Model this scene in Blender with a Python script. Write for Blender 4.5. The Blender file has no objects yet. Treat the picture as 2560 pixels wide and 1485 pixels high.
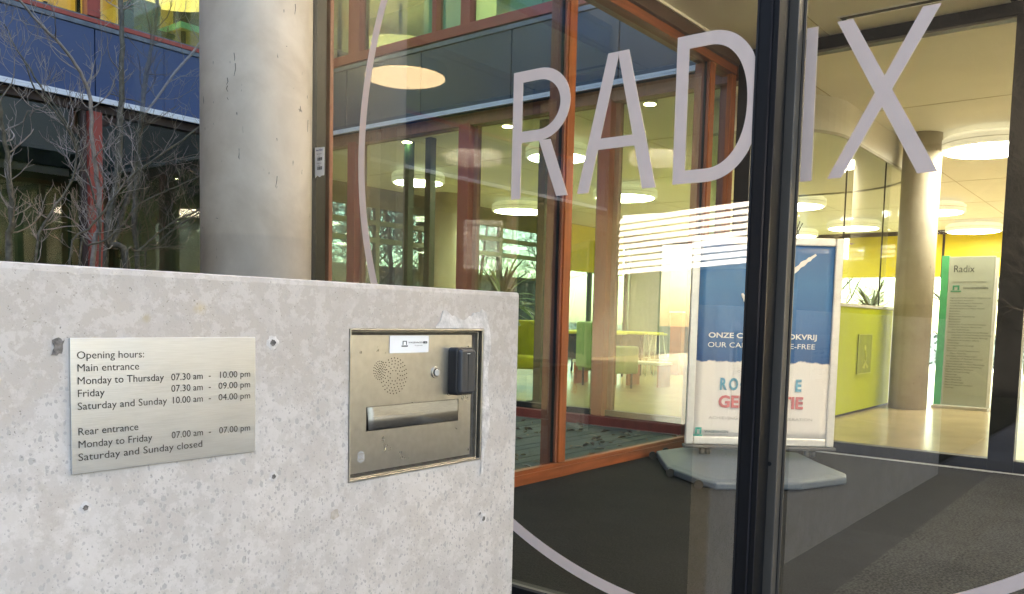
import bpy, math, random
from mathutils import Vector, Matrix
R=math.radians
sc=bpy.context.scene
# ------------------------------------------------------------------ camera
cam=bpy.data.cameras.new('camera'); camo=bpy.data.objects.new('camera',cam); sc.collection.objects.link(camo)
cam.sensor_width=36; cam.lens=36*2093/2560; cam.shift_y=(950-742.5)/2560.0; cam.clip_start=.05; cam.clip_end=400
right=Vector((0.622186,-0.78249284,0.0242804)); down=Vector((-0.04369494,-0.06567615,-0.99688384)); fwd=Vector((0.78164911,0.61918624,-0.07505375))
M=Matrix((right,-down,-fwd)).transposed().to_4x4(); M.translation=Vector((0,0,1.0)); camo.matrix_world=M
sc.camera=camo
# ------------------------------------------------------------------ light
SUN_EL=R(34); sun_from=Vector((1.0,.04,0)).normalized()*math.cos(SUN_EL)+Vector((0,0,math.sin(SUN_EL)))
w=bpy.data.worlds.new('World'); sc.world=w; w.use_nodes=True
nt=w.node_tree; bg=nt.nodes['Background']; sky=nt.nodes.new('ShaderNodeTexSky'); sky.sky_type='NISHITA'; sky.sun_disc=False
sky.sun_elevation=SUN_EL; sky.sun_rotation=math.atan2(sun_from.x,sun_from.y); sky.air_density=1.0; sky.dust_density=2.0; sky.ozone_density=1
nt.links.new(sky.outputs[0],bg.inputs[0]); bg.inputs[1].default_value=0.15
sl=bpy.data.lights.new('sun','SUN'); sl.energy=5.0; sl.angle=R(.5); sl.color=(1,.95,.87)
so=bpy.data.objects.new('sun',sl); sc.collection.objects.link(so); so.rotation_euler=sun_from.to_track_quat('Z','Y').to_euler(); so.location=(0,0,30)
sc.view_settings.view_transform='Standard'; sc.view_settings.look='None'; sc.view_settings.exposure=3.2; sc.view_settings.gamma=1; sc.view_settings.use_curve_mapping=False
sc.view_settings.use_white_balance=True; sc.view_settings.white_balance_temperature=7600; sc.view_settings.white_balance_tint=12
cy=sc.cycles; cy.max_bounces=10; cy.diffuse_bounces=4; cy.glossy_bounces=5; cy.transmission_bounces=6; cy.transparent_max_bounces=40
cy.use_denoising=True; cy.caustics_reflective=False; cy.caustics_refractive=False; cy.sample_clamp_indirect=6; cy.blur_glossy=.5

# ------------------------------------------------------------------ helpers
COL=sc.collection; ORG={}
def V(*a): return Vector(a)
def setp(o,label=None,cat=None,group=None,kind=None):
    if label: o['label']=label
    if cat: o['category']=cat
    if group: o['group']=group
    if kind: o['kind']=kind
    return o
def thing(name,label,cat,loc=(0,0,0),group=None):
    o=bpy.data.objects.new(name,None); COL.objects.link(o); o.location=loc; ORG[o]=Vector(loc); o.empty_display_size=.1
    return setp(o,label,cat,group)
class MB:
    def __init__(s): s.v=[]; s.f=[]; s.m=[]; s.sm=[]
    def add(s,vs,fs,mi=0,smooth=False):
        b=len(s.v); s.v+= [Vector(p) for p in vs]
        for f in fs: s.f.append([b+i for i in f]); s.m.append(mi); s.sm.append(smooth)
        return s
    def box(s,x0,x1,y0,y1,z0,z1,mi=0,bev=0):
        if x0>x1:x0,x1=x1,x0
        if y0>y1:y0,y1=y1,y0
        if z0>z1:z0,z1=z1,z0
        vs=[(x0,y0,z0),(x1,y0,z0),(x1,y1,z0),(x0,y1,z0),(x0,y0,z1),(x1,y0,z1),(x1,y1,z1),(x0,y1,z1)]
        return s.add(vs,[(0,3,2,1),(4,5,6,7),(0,1,5,4),(1,2,6,5),(2,3,7,6),(3,0,4,7)],mi)
    def obox(s,c,ax,ay,az,mi=0):
        c=Vector(c);ax=Vector(ax);ay=Vector(ay);az=Vector(az)
        vs=[c+ax*i+ay*j+az*k for k in(-1,1) for i,j in((-1,-1),(1,-1),(1,1),(-1,1))]
        fs=[(0,3,2,1),(4,5,6,7),(0,1,5,4),(1,2,6,5),(2,3,7,6),(3,0,4,7)]
        if ax.cross(ay).dot(az)<0: fs=[f[::-1] for f in fs]
        return s.add(vs,fs,mi)
    def prism(s,pts,dirv,mi=0,smooth_sides=False):
        # pts: planar polygon (3d), extruded by dirv
        n=len(pts);a=[Vector(p) for p in pts];d=Vector(dirv)
        nr=Vector((0,0,0))
        for i in range(n): nr+=a[i].cross(a[(i+1)%n])
        if nr.dot(d)>0: a=a[::-1]
        b=[p+d for p in a]
        k=len(s.v); s.v+=a+b
        s.f.append([k+i for i in range(n)]); s.m.append(mi); s.sm.append(False)
        s.f.append([k+n+i for i in range(n-1,-1,-1)]); s.m.append(mi); s.sm.append(False)
        for i in range(n):
            j=(i+1)%n; s.f.append([k+i,k+n+i,k+n+j,k+j]); s.m.append(mi); s.sm.append(smooth_sides)
        return s
    def cyl(s,c,r,h,n=32,mi=0,r2=None,axis='z',caps=True,smooth=True,r_in=None):
        r2=r if r2 is None else r2
        def q(a,rr,t):
            x,y=rr*math.cos(a),rr*math.sin(a)
            return {'z':V(c[0]+x,c[1]+y,c[2]+t),'x':V(c[0]+t,c[1]+x,c[2]+y),'y':V(c[0]+y,c[1]+t,c[2]+x)}[axis]
        k=len(s.v)
        for i in range(n): s.v.append(q(2*math.pi*i/n,r,0))
        for i in range(n): s.v.append(q(2*math.pi*i/n,r2,h))
        for i in range(n):
            j=(i+1)%n; s.f.append([k+i,k+j,k+n+j,k+n+i]); s.m.append(mi); s.sm.append(smooth)
        if caps:
            s.f.append([k+i for i in range(n-1,-1,-1)]); s.m.append(mi); s.sm.append(False)
            s.f.append([k+n+i for i in range(n)]); s.m.append(mi); s.sm.append(False)
        return s
    def tube(s,pts,rs,n=5,mi=0,cap=True):
        pts=[Vector(p) for p in pts]; m=len(pts); k0=len(s.v)
        if not hasattr(rs,'__len__'): rs=[rs]*m
        d=(pts[1]-pts[0]).normalized(); u=d.orthogonal().normalized()
        for i,p in enumerate(pts):
            t=(pts[min(i+1,m-1)]-pts[max(i-1,0)])
            if t.length<1e-9: t=d
            t.normalize(); u=(u-t*u.dot(t))
            if u.length<1e-6: u=t.orthogonal()
            u.normalize(); w_=t.cross(u)
            for j in range(n):
                a=2*math.pi*j/n; s.v.append(p+(u*math.cos(a)+w_*math.sin(a))*rs[i])
        for i in range(m-1):
            for j in range(n):
                a=k0+i*n+j; b=k0+i*n+(j+1)%n
                s.f.append([a,b,b+n,a+n]); s.m.append(mi); s.sm.append(True)
        if cap and n>2:
            s.f.append([k0+j for j in range(n-1,-1,-1)]); s.m.append(mi); s.sm.append(False)
            s.f.append([k0+(m-1)*n+j for j in range(n)]); s.m.append(mi); s.sm.append(False)
        return s
    def build(s,name,mats,parent=None,origin=None,bevel=0,seg=2,**kw):
        if not isinstance(mats,(list,tuple)): mats=[mats]
        if parent is not None:
            org=ORG.get(parent,Vector((0,0,0)))
        else: org=Vector(origin) if origin is not None else Vector((0,0,0))
        me=bpy.data.meshes.new(name); me.from_pydata([tuple(p-org) for p in s.v],[],s.f)
        me.polygons.foreach_set('material_index',s.m); me.polygons.foreach_set('use_smooth',s.sm)
        for m in mats: me.materials.append(m)
        me.update()
        o=bpy.data.objects.new(name,me); COL.objects.link(o)
        if parent is not None: o.parent=parent
        else: o.location=org
        ORG[o]=org
        if bevel:
            b=o.modifiers.new('bevel','BEVEL'); b.width=bevel; b.segments=seg; b.limit_method='ANGLE'; b.angle_limit=R(40)
        return setp(o,kw.get('label'),kw.get('cat'),kw.get('group'),kw.get('kind'))
def box(name,x0,x1,y0,y1,z0,z1,mat,parent=None,bevel=0,**kw): return MB().box(x0,x1,y0,y1,z0,z1).build(name,mat,parent,bevel=bevel,**kw)

# ------------------------------------------------------------------ materials
def newmat(name):
    m=bpy.data.materials.new(name); m.use_nodes=True; n=m.node_tree; b=n.nodes['Principled BSDF']; return m,n,b
def N(n,t,**kw):
    x=n.nodes.new(t)
    for k,v in kw.items():
        if k.startswith('i_'): 
            key=k[2:]; key=int(key) if key.isdigit() else key.replace('_',' ')
            x.inputs[key].default_value=v
        else: setattr(x,k,v)
    return x
def ramp(n,src,stops,interp='LINEAR'):
    r=n.nodes.new('ShaderNodeValToRGB'); r.color_ramp.interpolation=interp; e=r.color_ramp.elements
    while len(e)>1: e.remove(e[-1])
    e[0].position=stops[0][0]; e[0].color=(*stops[0][1],1) if len(stops[0][1])==3 else stops[0][1]
    for p,c in stops[1:]:
        q=e.new(p); q.color=(*c,1)
    n.links.new(src,r.inputs[0]); return r
def g3(v): return (v,v,v)
def mat(name,col,rough=.6,metal=0,var=.12,scale=8,bump=0,bscale=60,detail=4,spec=.5,coat=0,stretch=None):
    m,n,b=newmat(name); L=n.links.new
    tc=N(n,'ShaderNodeTexCoord'); src=tc.outputs['Object']
    if stretch:
        mp=N(n,'ShaderNodeMapping'); mp.inputs['Scale'].default_value=stretch; L(src,mp.inputs[0]); src=mp.outputs[0]
    no=N(n,'ShaderNodeTexNoise'); no.inputs['Scale'].default_value=scale; no.inputs['Detail'].default_value=detail; L(src,no.inputs['Vector'])
    lo=tuple(max(0,c*(1-var)) for c in col); hi=tuple(min(1,c*(1+var)) for c in col)
    r=ramp(n,no.outputs[0],[(.3,lo),(.7,hi)]); L(r.outputs[0],b.inputs['Base Color'])
    b.inputs['Roughness'].default_value=rough; b.inputs['Metallic'].default_value=metal; b.inputs['Specular IOR Level'].default_value=spec
    rr=N(n,'ShaderNodeMath',operation='MULTIPLY_ADD'); L(no.outputs[0],rr.inputs[0]); rr.inputs[1].default_value=.18*rough; rr.inputs[2].default_value=rough*.9; L(rr.outputs[0],b.inputs['Roughness'])
    if coat: b.inputs['Coat Weight'].default_value=coat; b.inputs['Coat Roughness'].default_value=.08
    if bump:
        n2=N(n,'ShaderNodeTexNoise'); n2.inputs['Scale'].default_value=bscale; n2.inputs['Detail'].default_value=5; L(src,n2.inputs['Vector'])
        bp=N(n,'ShaderNodeBump'); bp.inputs['Strength'].default_value=bump; bp.inputs['Distance'].default_value=.004; L(n2.outputs[0],bp.inputs['Height']); L(bp.outputs[0],b.inputs['Normal'])
    return m
def glass(name,tint=(.93,.97,.94),ior=1.5,dirt=.0,rough=0.0,boost=1.0):
    m,n,b=newmat(name); L=n.links.new; n.nodes.remove(b); out=n.nodes['Material Output']
    tr=N(n,'ShaderNodeBsdfTransparent'); tr.inputs[0].default_value=(*tint,1)
    gl=N(n,'ShaderNodeBsdfGlossy'); gl.inputs['Roughness'].default_value=rough; gl.inputs[0].default_value=(1,1,1,1)
    fr=N(n,'ShaderNodeFresnel'); fr.inputs[0].default_value=ior
    geo=N(n,'ShaderNodeNewGeometry')
    mu=N(n,'ShaderNodeMath',operation='MULTIPLY'); mu.use_clamp=True; L(fr.outputs[0],mu.inputs[0]); mu.inputs[1].default_value=boost
    # inner faces of the pane: do not reflect totally
    bf=N(n,'ShaderNodeMath',operation='SUBTRACT'); bf.inputs[0].default_value=1; L(geo.outputs['Backfacing'],bf.inputs[1])
    m2=N(n,'ShaderNodeMath',operation='MULTIPLY'); L(mu.outputs[0],m2.inputs[0]); L(bf.outputs[0],m2.inputs[1])
    mx=N(n,'ShaderNodeMixShader'); L(m2.outputs[0],mx.inputs[0]); L(tr.outputs[0],mx.inputs[1]); L(gl.outputs[0],mx.inputs[2])
    if dirt:
        tc=N(n,'ShaderNodeTexCoord'); v=N(n,'ShaderNodeTexNoise'); v.inputs['Scale'].default_value=170; v.inputs['Detail'].default_value=2; L(tc.outputs['Object'],v.inputs['Vector'])
        r=ramp(n,v.outputs[0],[(.72,g3(0)),(.76,g3(1))]); df=N(n,'ShaderNodeBsdfDiffuse'); df.inputs[0].default_value=(.7,.7,.68,1)
        n2=N(n,'ShaderNodeTexNoise'); n2.inputs['Scale'].default_value=3; L(tc.outputs['Object'],n2.inputs['Vector'])
        md=N(n,'ShaderNodeMath',operation='MULTIPLY'); L(r.outputs[0],md.inputs[0]); L(n2.outputs[0],md.inputs[1])
        ma=N(n,'ShaderNodeMath',operation='MULTIPLY_ADD'); L(md.outputs[0],ma.inputs[0]); ma.inputs[1].default_value=dirt*8; ma.inputs[2].default_value=dirt; ma.use_clamp=True
        m3=N(n,'ShaderNodeMixShader'); L(ma.outputs[0],m3.inputs[0]); L(mx.outputs[0],m3.inputs[1]); L(df.outputs[0],m3.inputs[2]); mx=m3
    L(mx.outputs[0],out.inputs[0]); return m
def emis(name,col,st):
    m,n,b=newmat(name); b.inputs['Base Color'].default_value=(*[min(.85,c) for c in col],1); b.inputs['Emission Color'].default_value=(*col,1); b.inputs['Emission Strength'].default_value=st; b.inputs['Roughness'].default_value=.4; return m

def concrete_wall_mat():
    m,n,b=newmat('wall_concrete'); L=n.links.new
    tc=N(n,'ShaderNodeTexCoord'); P=tc.outputs['Object']
    sep=N(n,'ShaderNodeSeparateXYZ'); L(P,sep.inputs[0])
    # base tone clouds
    n1=N(n,'ShaderNodeTexNoise'); n1.inputs['Scale'].default_value=6; n1.inputs['Detail'].default_value=6; n1.inputs['Roughness'].default_value=.6; L(P,n1.inputs['Vector'])
    base=ramp(n,n1.outputs[0],[(.35,(.475,.435,.40)),(.65,(.58,.525,.48))])
    # beige old skin at the top
    n2=N(n,'ShaderNodeTexNoise'); n2.inputs['Scale'].default_value=9; n2.inputs['Detail'].default_value=8; n2.inputs['Roughness'].default_value=.72; L(P,n2.inputs['Vector'])
    hz=N(n,'ShaderNodeMapRange'); hz.inputs[1].default_value=.80; hz.inputs[2].default_value=1.06; L(sep.outputs[2],hz.inputs[0])
    s=N(n,'ShaderNodeMath',operation='MULTIPLY_ADD'); L(hz.outputs[0],s.inputs[0]); s.inputs[1].default_value=.42; L(n2.outputs[0],s.inputs[2])
    skin=ramp(n,s.outputs[0],[(.56,g3(0)),(.66,g3(1))])
    mx=N(n,'ShaderNodeMix',data_type='RGBA'); L(skin.outputs[0],mx.inputs[0]); L(base.outputs[0],mx.inputs[6]); mx.inputs[7].default_value=(.465,.41,.36,1)
    # pale blotches
    n3=N(n,'ShaderNodeTexNoise'); n3.inputs['Scale'].default_value=38; n3.inputs['Detail'].default_value=7; n3.inputs['Roughness'].default_value=.7; L(P,n3.inputs['Vector'])
    bl=ramp(n,n3.outputs[0],[(.485,g3(0)),(.525,g3(1))])
    mx2=N(n,'ShaderNodeMix',data_type='RGBA'); bm=N(n,'ShaderNodeMath',operation='MULTIPLY'); L(bl.outputs[0],bm.inputs[0]); bm.inputs[1].default_value=.42; L(bm.outputs[0],mx2.inputs[0]); L(mx.outputs[2],mx2.inputs[6]); mx2.inputs[7].default_value=(.63,.58,.545,1)
    n6=N(n,'ShaderNodeTexNoise'); n6.inputs['Scale'].default_value=13; n6.inputs['Detail'].default_value=9; n6.inputs['Roughness'].default_value=.74; L(P,n6.inputs['Vector'])
    gp=ramp(n,n6.outputs[0],[(.50,g3(0)),(.53,g3(.5)),(.62,g3(.62))])
    mxg=N(n,'ShaderNodeMix',data_type='RGBA'); L(gp.outputs[0],mxg.inputs[0]); L(mx2.outputs[2],mxg.inputs[6]); mxg.inputs[7].default_value=(.46,.41,.368,1); mx2=mxg
    # droplets marks: two voronoi layers, distorted, masked
    def spots(scale,lo,hi,seed,dist=.35):
        nd=N(n,'ShaderNodeTexNoise'); nd.inputs['Scale'].default_value=scale*1.6; nd.inputs['Detail'].default_value=3; L(P,nd.inputs['Vector'])
        mm=N(n,'ShaderNodeVectorMath',operation='SCALE'); L(nd.outputs['Color'],mm.inputs[0]); mm.inputs['Scale'].default_value=dist/scale*2
        ad=N(n,'ShaderNodeVectorMath',operation='ADD'); L(P,ad.inputs[0]); L(mm.outputs[0],ad.inputs[1])
        mp=N(n,'ShaderNodeMapping'); mp.inputs['Location'].default_value=(seed,seed*2,seed*3); mp.inputs['Scale'].default_value=(1.15,1,.9); L(ad.outputs[0],mp.inputs[0])
        vo=N(n,'ShaderNodeTexVoronoi'); vo.inputs['Scale'].default_value=scale; L(mp.outputs[0],vo.inputs['Vector'])
        # random radius per cell
        sc_=N(n,'ShaderNodeSeparateColor'); L(vo.outputs['Color'],sc_.inputs[0])
        th=N(n,'ShaderNodeMath',operation='MULTIPLY_ADD'); L(sc_.outputs[0],th.inputs[0]); th.inputs[1].default_value=hi-lo; th.inputs[2].default_value=lo
        df=N(n,'ShaderNodeMath',operation='SUBTRACT'); L(th.outputs[0],df.inputs[0]); L(vo.outputs['Distance'],df.inputs[1])
        r=ramp(n,df.outputs[0],[(0,g3(0)),(.06,g3(1))]); return r.outputs[0]
    a=spots(72,-.16,.42,3.1); c=spots(125,-.03,.40,7.7)
    mxs=N(n,'ShaderNodeMath',operation='MAXIMUM'); L(a,mxs.inputs[0]); L(c,mxs.inputs[1])
    # mask: patches; more to the right and low
    n4=N(n,'ShaderNodeTexNoise'); n4.inputs['Scale'].default_value=5; n4.inputs['Detail'].default_value=3; L(P,n4.inputs['Vector'])
    xr=N(n,'ShaderNodeMapRange'); xr.inputs[1].default_value=.2; xr.inputs[2].default_value=1.3; L(sep.outputs[0],xr.inputs[0])
    k=N(n,'ShaderNodeMath',operation='MULTIPLY_ADD'); L(xr.outputs[0],k.inputs[0]); k.inputs[1].default_value=.25; L(n4.outputs[0],k.inputs[2])
    mk=ramp(n,k.outputs[0],[(.42,g3(.18)),(.60,g3(.95))])
    inv=N(n,'ShaderNodeMath',operation='MULTIPLY'); L(mxs.outputs[0],inv.inputs[0]); L(mk.outputs[0],inv.inputs[1])
    sk=N(n,'ShaderNodeMath',operation='MULTIPLY_ADD'); L(skin.outputs[0],sk.inputs[0]); sk.inputs[1].default_value=-.75; sk.inputs[2].default_value=1
    iv2=N(n,'ShaderNodeMath',operation='MULTIPLY'); L(inv.outputs[0],iv2.inputs[0]); L(sk.outputs[0],iv2.inputs[1])
    mx3=N(n,'ShaderNodeMix',data_type='RGBA'); L(iv2.outputs[0],mx3.inputs[0]); L(mx2.outputs[2],mx3.inputs[6]); mx3.inputs[7].default_value=(.40,.37,.345,1)
    # tiny pores
    n5=N(n,'ShaderNodeTexNoise'); n5.inputs['Scale'].default_value=260; n5.inputs['Detail'].default_value=2; L(P,n5.inputs['Vector'])
    po=ramp(n,n5.outputs[0],[(.24,g3(.55)),(.32,g3(1))])
    mx4=N(n,'ShaderNodeMix',data_type='RGBA',blend_type='MULTIPLY'); mx4.inputs[0].default_value=1; L(mx3.outputs[2],mx4.inputs[6]); L(po.outputs[0],mx4.inputs[7])
    # yellow rust stains
    last=mx4.outputs[2]
    for (sx,sz,rad,colr,st) in [(.745,1.003,.012,(.5,.36,.14),.55),(.30,1.03,.03,(.5,.40,.2),.35),(.655,.985,.008,(.42,.33,.2),.7)]:
        vm=N(n,'ShaderNodeVectorMath',operation='DISTANCE'); cb=N(n,'ShaderNodeCombineXYZ'); L(sep.outputs[0],cb.inputs[0]); L(sep.outputs[2],cb.inputs[2]); L(cb.outputs[0],vm.inputs[0]); vm.inputs[1].default_value=(sx,0,sz)
        ds=N(n,'ShaderNodeMath',operation='MULTIPLY_ADD'); L(n3.outputs[0],ds.inputs[0]); ds.inputs[1].default_value=rad*1.6; L(vm.outputs['Value'],ds.inputs[2])
        rr=ramp(n,ds.outputs[0],[(rad*.9,g3(st)),(rad*1.9,g3(0))])
        q=N(n,'ShaderNodeMix',data_type='RGBA'); L(rr.outputs[0],q.inputs[0]); L(last,q.inputs[6]); q.inputs[7].default_value=(*colr,1); last=q.outputs[2]
    L(last,b.inputs['Base Color']); b.inputs['Roughness'].default_value=.72; b.inputs['Specular IOR Level'].default_value=.35
    hh=N(n,'ShaderNodeMath',operation='MULTIPLY_ADD'); L(n3.outputs[0],hh.inputs[0]); hh.inputs[1].default_value=.8; L(po.outputs[0],hh.inputs[2])
    h2=N(n,'ShaderNodeMath',operation='MULTIPLY_ADD'); L(iv2.outputs[0],h2.inputs[0]); h2.inputs[1].default_value=-.35; L(hh.outputs[0],h2.inputs[2])
    bp=N(n,'ShaderNodeBump'); bp.inputs['Strength'].default_value=.55; bp.inputs['Distance'].default_value=.0012; L(h2.outputs[0],bp.inputs['Height']); L(bp.outputs[0],b.inputs['Normal'])
    return m
def column_mat(name,c0=(.56,.475,.395),c1=(.80,.72,.64)):
    m,n,b=newmat(name); L=n.links.new
    tc=N(n,'ShaderNodeTexCoord'); P=tc.outputs['Object']
    n1=N(n,'ShaderNodeTexNoise'); n1.inputs['Scale'].default_value=3.2; n1.inputs['Detail'].default_value=7; n1.inputs['Roughness'].default_value=.6; n1.inputs['Distortion'].default_value=.4; L(P,n1.inputs['Vector'])
    r=ramp(n,n1.outputs[0],[(.32,c0),(.5,tuple((a+b_)/2 for a,b_ in zip(c0,c1))),(.68,c1)])
    mp=N(n,'ShaderNodeMapping'); mp.inputs['Scale'].default_value=(1,1,.35); L(P,mp.inputs[0])
    n2=N(n,'ShaderNodeTexNoise'); n2.inputs['Scale'].default_value=55; n2.inputs['Detail'].default_value=2; L(mp.outputs[0],n2.inputs['Vector'])
    po=ramp(n,n2.outputs[0],[(.25,g3(.35)),(.28,g3(1))])
    # pour line band
    sep=N(n,'ShaderNodeSeparateXYZ'); L(P,sep.inputs[0])
    a=N(n,'ShaderNodeMath',operation='MULTIPLY_ADD'); L(n1.outputs[0],a.inputs[0]); a.inputs[1].default_value=.12; L(sep.outputs[2],a.inputs[2])
    band=ramp(n,a.outputs[0],[(0,g3(.82)),(.01,g3(.9)),(.02,g3(1))]); 
    mx=N(n,'ShaderNodeMix',data_type='RGBA',blend_type='MULTIPLY'); mx.inputs[0].default_value=1; L(r.outputs[0],mx.inputs[6]); L(po.outputs[0],mx.inputs[7])
    b2=N(n,'ShaderNodeMapRange'); L(sep.outputs[2],b2.inputs[0]); b2.inputs[1].default_value=1.262; b2.inputs[2].default_value=1.275
    r2=ramp(n,b2.outputs[0],[(0,(.91,.91,.92)),(1,g3(1))])
    m2=N(n,'ShaderNodeMix',data_type='RGBA',blend_type='MULTIPLY'); m2.inputs[0].default_value=1; L(mx.outputs[2],m2.inputs[6]); L(r2.outputs[0],m2.inputs[7])
    L(m2.outputs[2],b.inputs['Base Color']); b.inputs['Roughness'].default_value=.6
    n3=N(n,'ShaderNodeTexNoise'); n3.inputs['Scale'].default_value=40; n3.inputs['Detail'].default_value=6; L(P,n3.inputs['Vector'])
    bp=N(n,'ShaderNodeBump'); bp.inputs['Strength'].default_value=.25; bp.inputs['Distance'].default_value=.002; L(n3.outputs[0],bp.inputs['Height']); L(bp.outputs[0],b.inputs['Normal'])
    return m
def brushed(name,col,rough,stretch,var=.15,stain=0,tarn=(.3,.27,.2)):
    m,n,b=newmat(name); L=n.links.new
    tc=N(n,'ShaderNodeTexCoord'); mp=N(n,'ShaderNodeMapping'); mp.inputs['Scale'].default_value=stretch; L(tc.outputs['Object'],mp.inputs[0])
    no=N(n,'ShaderNodeTexNoise'); no.inputs['Scale'].default_value=60; no.inputs['Detail'].default_value=5; L(mp.outputs[0],no.inputs['Vector'])
    n2=N(n,'ShaderNodeTexNoise'); n2.inputs['Scale'].default_value=11; n2.inputs['Detail'].default_value=7; n2.inputs['Roughness'].default_value=.65; L(tc.outputs['Object'],n2.inputs['Vector'])
    r=ramp(n,no.outputs[0],[(.3,tuple(c*(1-var) for c in col)),(.7,tuple(min(1,c*(1+var)) for c in col))])
    s=ramp(n,n2.outputs[0],[(.45,g3(0)),(.75,g3(stain))])
    mx=N(n,'ShaderNodeMix',data_type='RGBA'); L(s.outputs[0],mx.inputs[0]); L(r.outputs[0],mx.inputs[6]); mx.inputs[7].default_value=(*tarn,1)
    L(mx.outputs[2],b.inputs['Base Color']); b.inputs['Metallic'].default_value=1
    ra=N(n,'ShaderNodeMath',operation='MULTIPLY_ADD'); L(n2.outputs[0],ra.inputs[0]); ra.inputs[1].default_value=.2; ra.inputs[2].default_value=rough-.1; L(ra.outputs[0],b.inputs['Roughness'])
    b.inputs['Anisotropic'].default_value=.5
    bp=N(n,'ShaderNodeBump'); bp.inputs['Strength'].default_value=.08; bp.inputs['Distance'].default_value=.001; L(no.outputs[0],bp.inputs['Height']); L(bp.outputs[0],b.inputs['Normal'])
    return m

WALLC=concrete_wall_mat(); COLC=column_mat('column_concrete'); COLI=column_mat('lobby_column_concrete',(.42,.36,.27),(.5,.44,.34))
MORTAR=mat('pale_mortar',(.60,.56,.53),.85,var=.22,scale=45,bump=.9,bscale=90)
BLACKF=mat('black_coated_frame',(.005,.0055,.007),.5,spec=.3,var=.2,scale=20)
BLACKG=mat('black_gasket',(.008,.008,.009),.6)
GREYF=mat('bronze_grey_aluminium',(.10,.088,.074),.45,metal=.0,var=.08,scale=5)
RIDGE=mat('lighter_frame_ridge',(.03,.03,.036),.3,metal=.5)  # stile ridge strips, slightly lighter than the black frame
ORANGE=mat('orange_oiled_timber',(.27,.080,.026),.45,var=.28,scale=5,stretch=(6,6,.5),bump=.15,bscale=60,spec=.3)
ORANGES=mat('orange_oiled_timber_sill',(.25,.072,.027),.45,var=.28,scale=5,stretch=(.5,6,6),bump=.15,bscale=60,spec=.3)
BROWNW=mat('red_brown_timber',(.21,.075,.045),.45,var=.25,scale=5,stretch=(6,6,.5))
REDF=mat('red_painted_timber',(.27,.045,.032),.5,var=.12,scale=4,stretch=(5,5,.6),bump=.1,bscale=90)
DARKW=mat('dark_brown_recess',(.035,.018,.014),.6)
PANEL=mat('blue_slate_cladding',(.016,.043,.125),.42,var=.14,scale=1.2,detail=6,spec=.6)
PANELB=mat('slate_blue_cladding',(.028,.05,.075),.4,var=.14,scale=1.2,detail=6)
JOINT=mat('cladding_joint_black',(.01,.014,.03),.8)
WHITEM=mat('white_coated_metal',(.60,.62,.65),.35,var=.06,scale=10)
FLASH=mat('zinc_flashing',(.10,.12,.15),.4,metal=.4,var=.3,scale=9)
GLF=glass('front_glass',(.955,.975,.965),1.52,dirt=.0012,boost=2.4)
GLO=glass('timber_wall_glass',(.955,.975,.962),1.52,dirt=.0,boost=1.4)
GLB=glass('facade_glass',(.74,.845,.74),1.52,boost=2.0)
GLI=glass('partition_glass',(.955,.975,.962),1.5,boost=1.0)
GLC=glass('counter_glass',(.93,.96,.94),1.45)
GLW=glass('lobby_window_glass',(.56,.66,.70),1.45)
FILM=mat('frosted_white_film',(.80,.615,.52),.35,var=.03,scale=20)
CEIL=mat('cream_ceiling',(.81,.79,.73),.7,var=.04,scale=2)
SOFFIT=mat('canopy_soffit',(.62,.60,.55),.6,var=.05,scale=2)
VCEIL=mat('vestibule_ceiling',(.84,.81,.70),.6,var=.04,scale=2)
FLOOR=mat('beige_lobby_floor',(.52,.41,.24),.22,var=.08,scale=2.5,spec=.5)
YELLOW=mat('yellow_wall_panel',(.66,.54,.015),.45,var=.04,scale=3)
LIME=mat('lime_lacquered_panel',(.48,.56,.004),.5,var=.03,scale=3,spec=.25)
LAMP=emis('lamp_diffuser',(1,.965,.88),6.5); LAMPS=mat('lamp_drum_side',(.88,.85,.76),.5,var=.02)
LAMPS.node_tree.nodes['Principled BSDF'].inputs['Emission Color'].default_value=(1,.93,.74,1); LAMPS.node_tree.nodes['Principled BSDF'].inputs['Emission Strength'].default_value=.07
VLAMP=emis('vestibule_lamp_diffuser',(1,.74,.44),1.55); VFILL=emis('vestibule_fill_lamp',(1,.86,.70),6.0); VFILLDRUM=emis('vestibule_fill_drum',(1,.90,.78),12.0)  # second diffuser and glowing drum belong to the added fill lamps
SPOT=emis('downlight_glow',(1,.88,.62),14)
WHITE=mat('white_paint',(.78,.78,.76),.4,var=.03)
BLACKT=mat('black_print',(.02,.02,.022),.6,var=.05)
# ------------------------------------------------------------------ text
def text_mesh(s,size,width=None,xs=None,bold=0):
    cu=bpy.data.curves.new('t','FONT'); cu.body=s; cu.size=size; cu.offset=bold; cu.resolution_u=3
    o=bpy.data.objects.new('t',cu); COL.objects.link(o)
    dg=bpy.context.evaluated_depsgraph_get(); dg.update(); me=bpy.data.meshes.new_from_object(o.evaluated_get(dg))
    bpy.data.objects.remove(o); bpy.data.curves.remove(cu)
    vs=[Vector(v.co) for v in me.vertices]; fs=[list(p.vertices) for p in me.polygons]; bpy.data.meshes.remove(me)
    if vs:
        x1=max(v.x for v in vs)
        k=(width/x1) if width else (xs or 1)
        for v in vs: v.x*=k
    return vs,fs
def text(name,lines,matl,parent,u,n_out,**kw):
    # lines: (string, origin(3d), capheight, width or None)
    u=Vector(u); z=Vector((0,0,1)); mb=MB()
    for i,l in enumerate(lines):
        s,o,cap,wd=l[:4]; bold=l[4] if len(l)>4 else 0
        vs,fs=text_mesh(s,cap/.72,wd,xs=.88,bold=bold)
        mb.add([Vector(o)+u*v.x+z*v.y+Vector(n_out)*.0006 for v in vs],fs)
    return mb.build(name,matl,parent,**kw)

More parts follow.
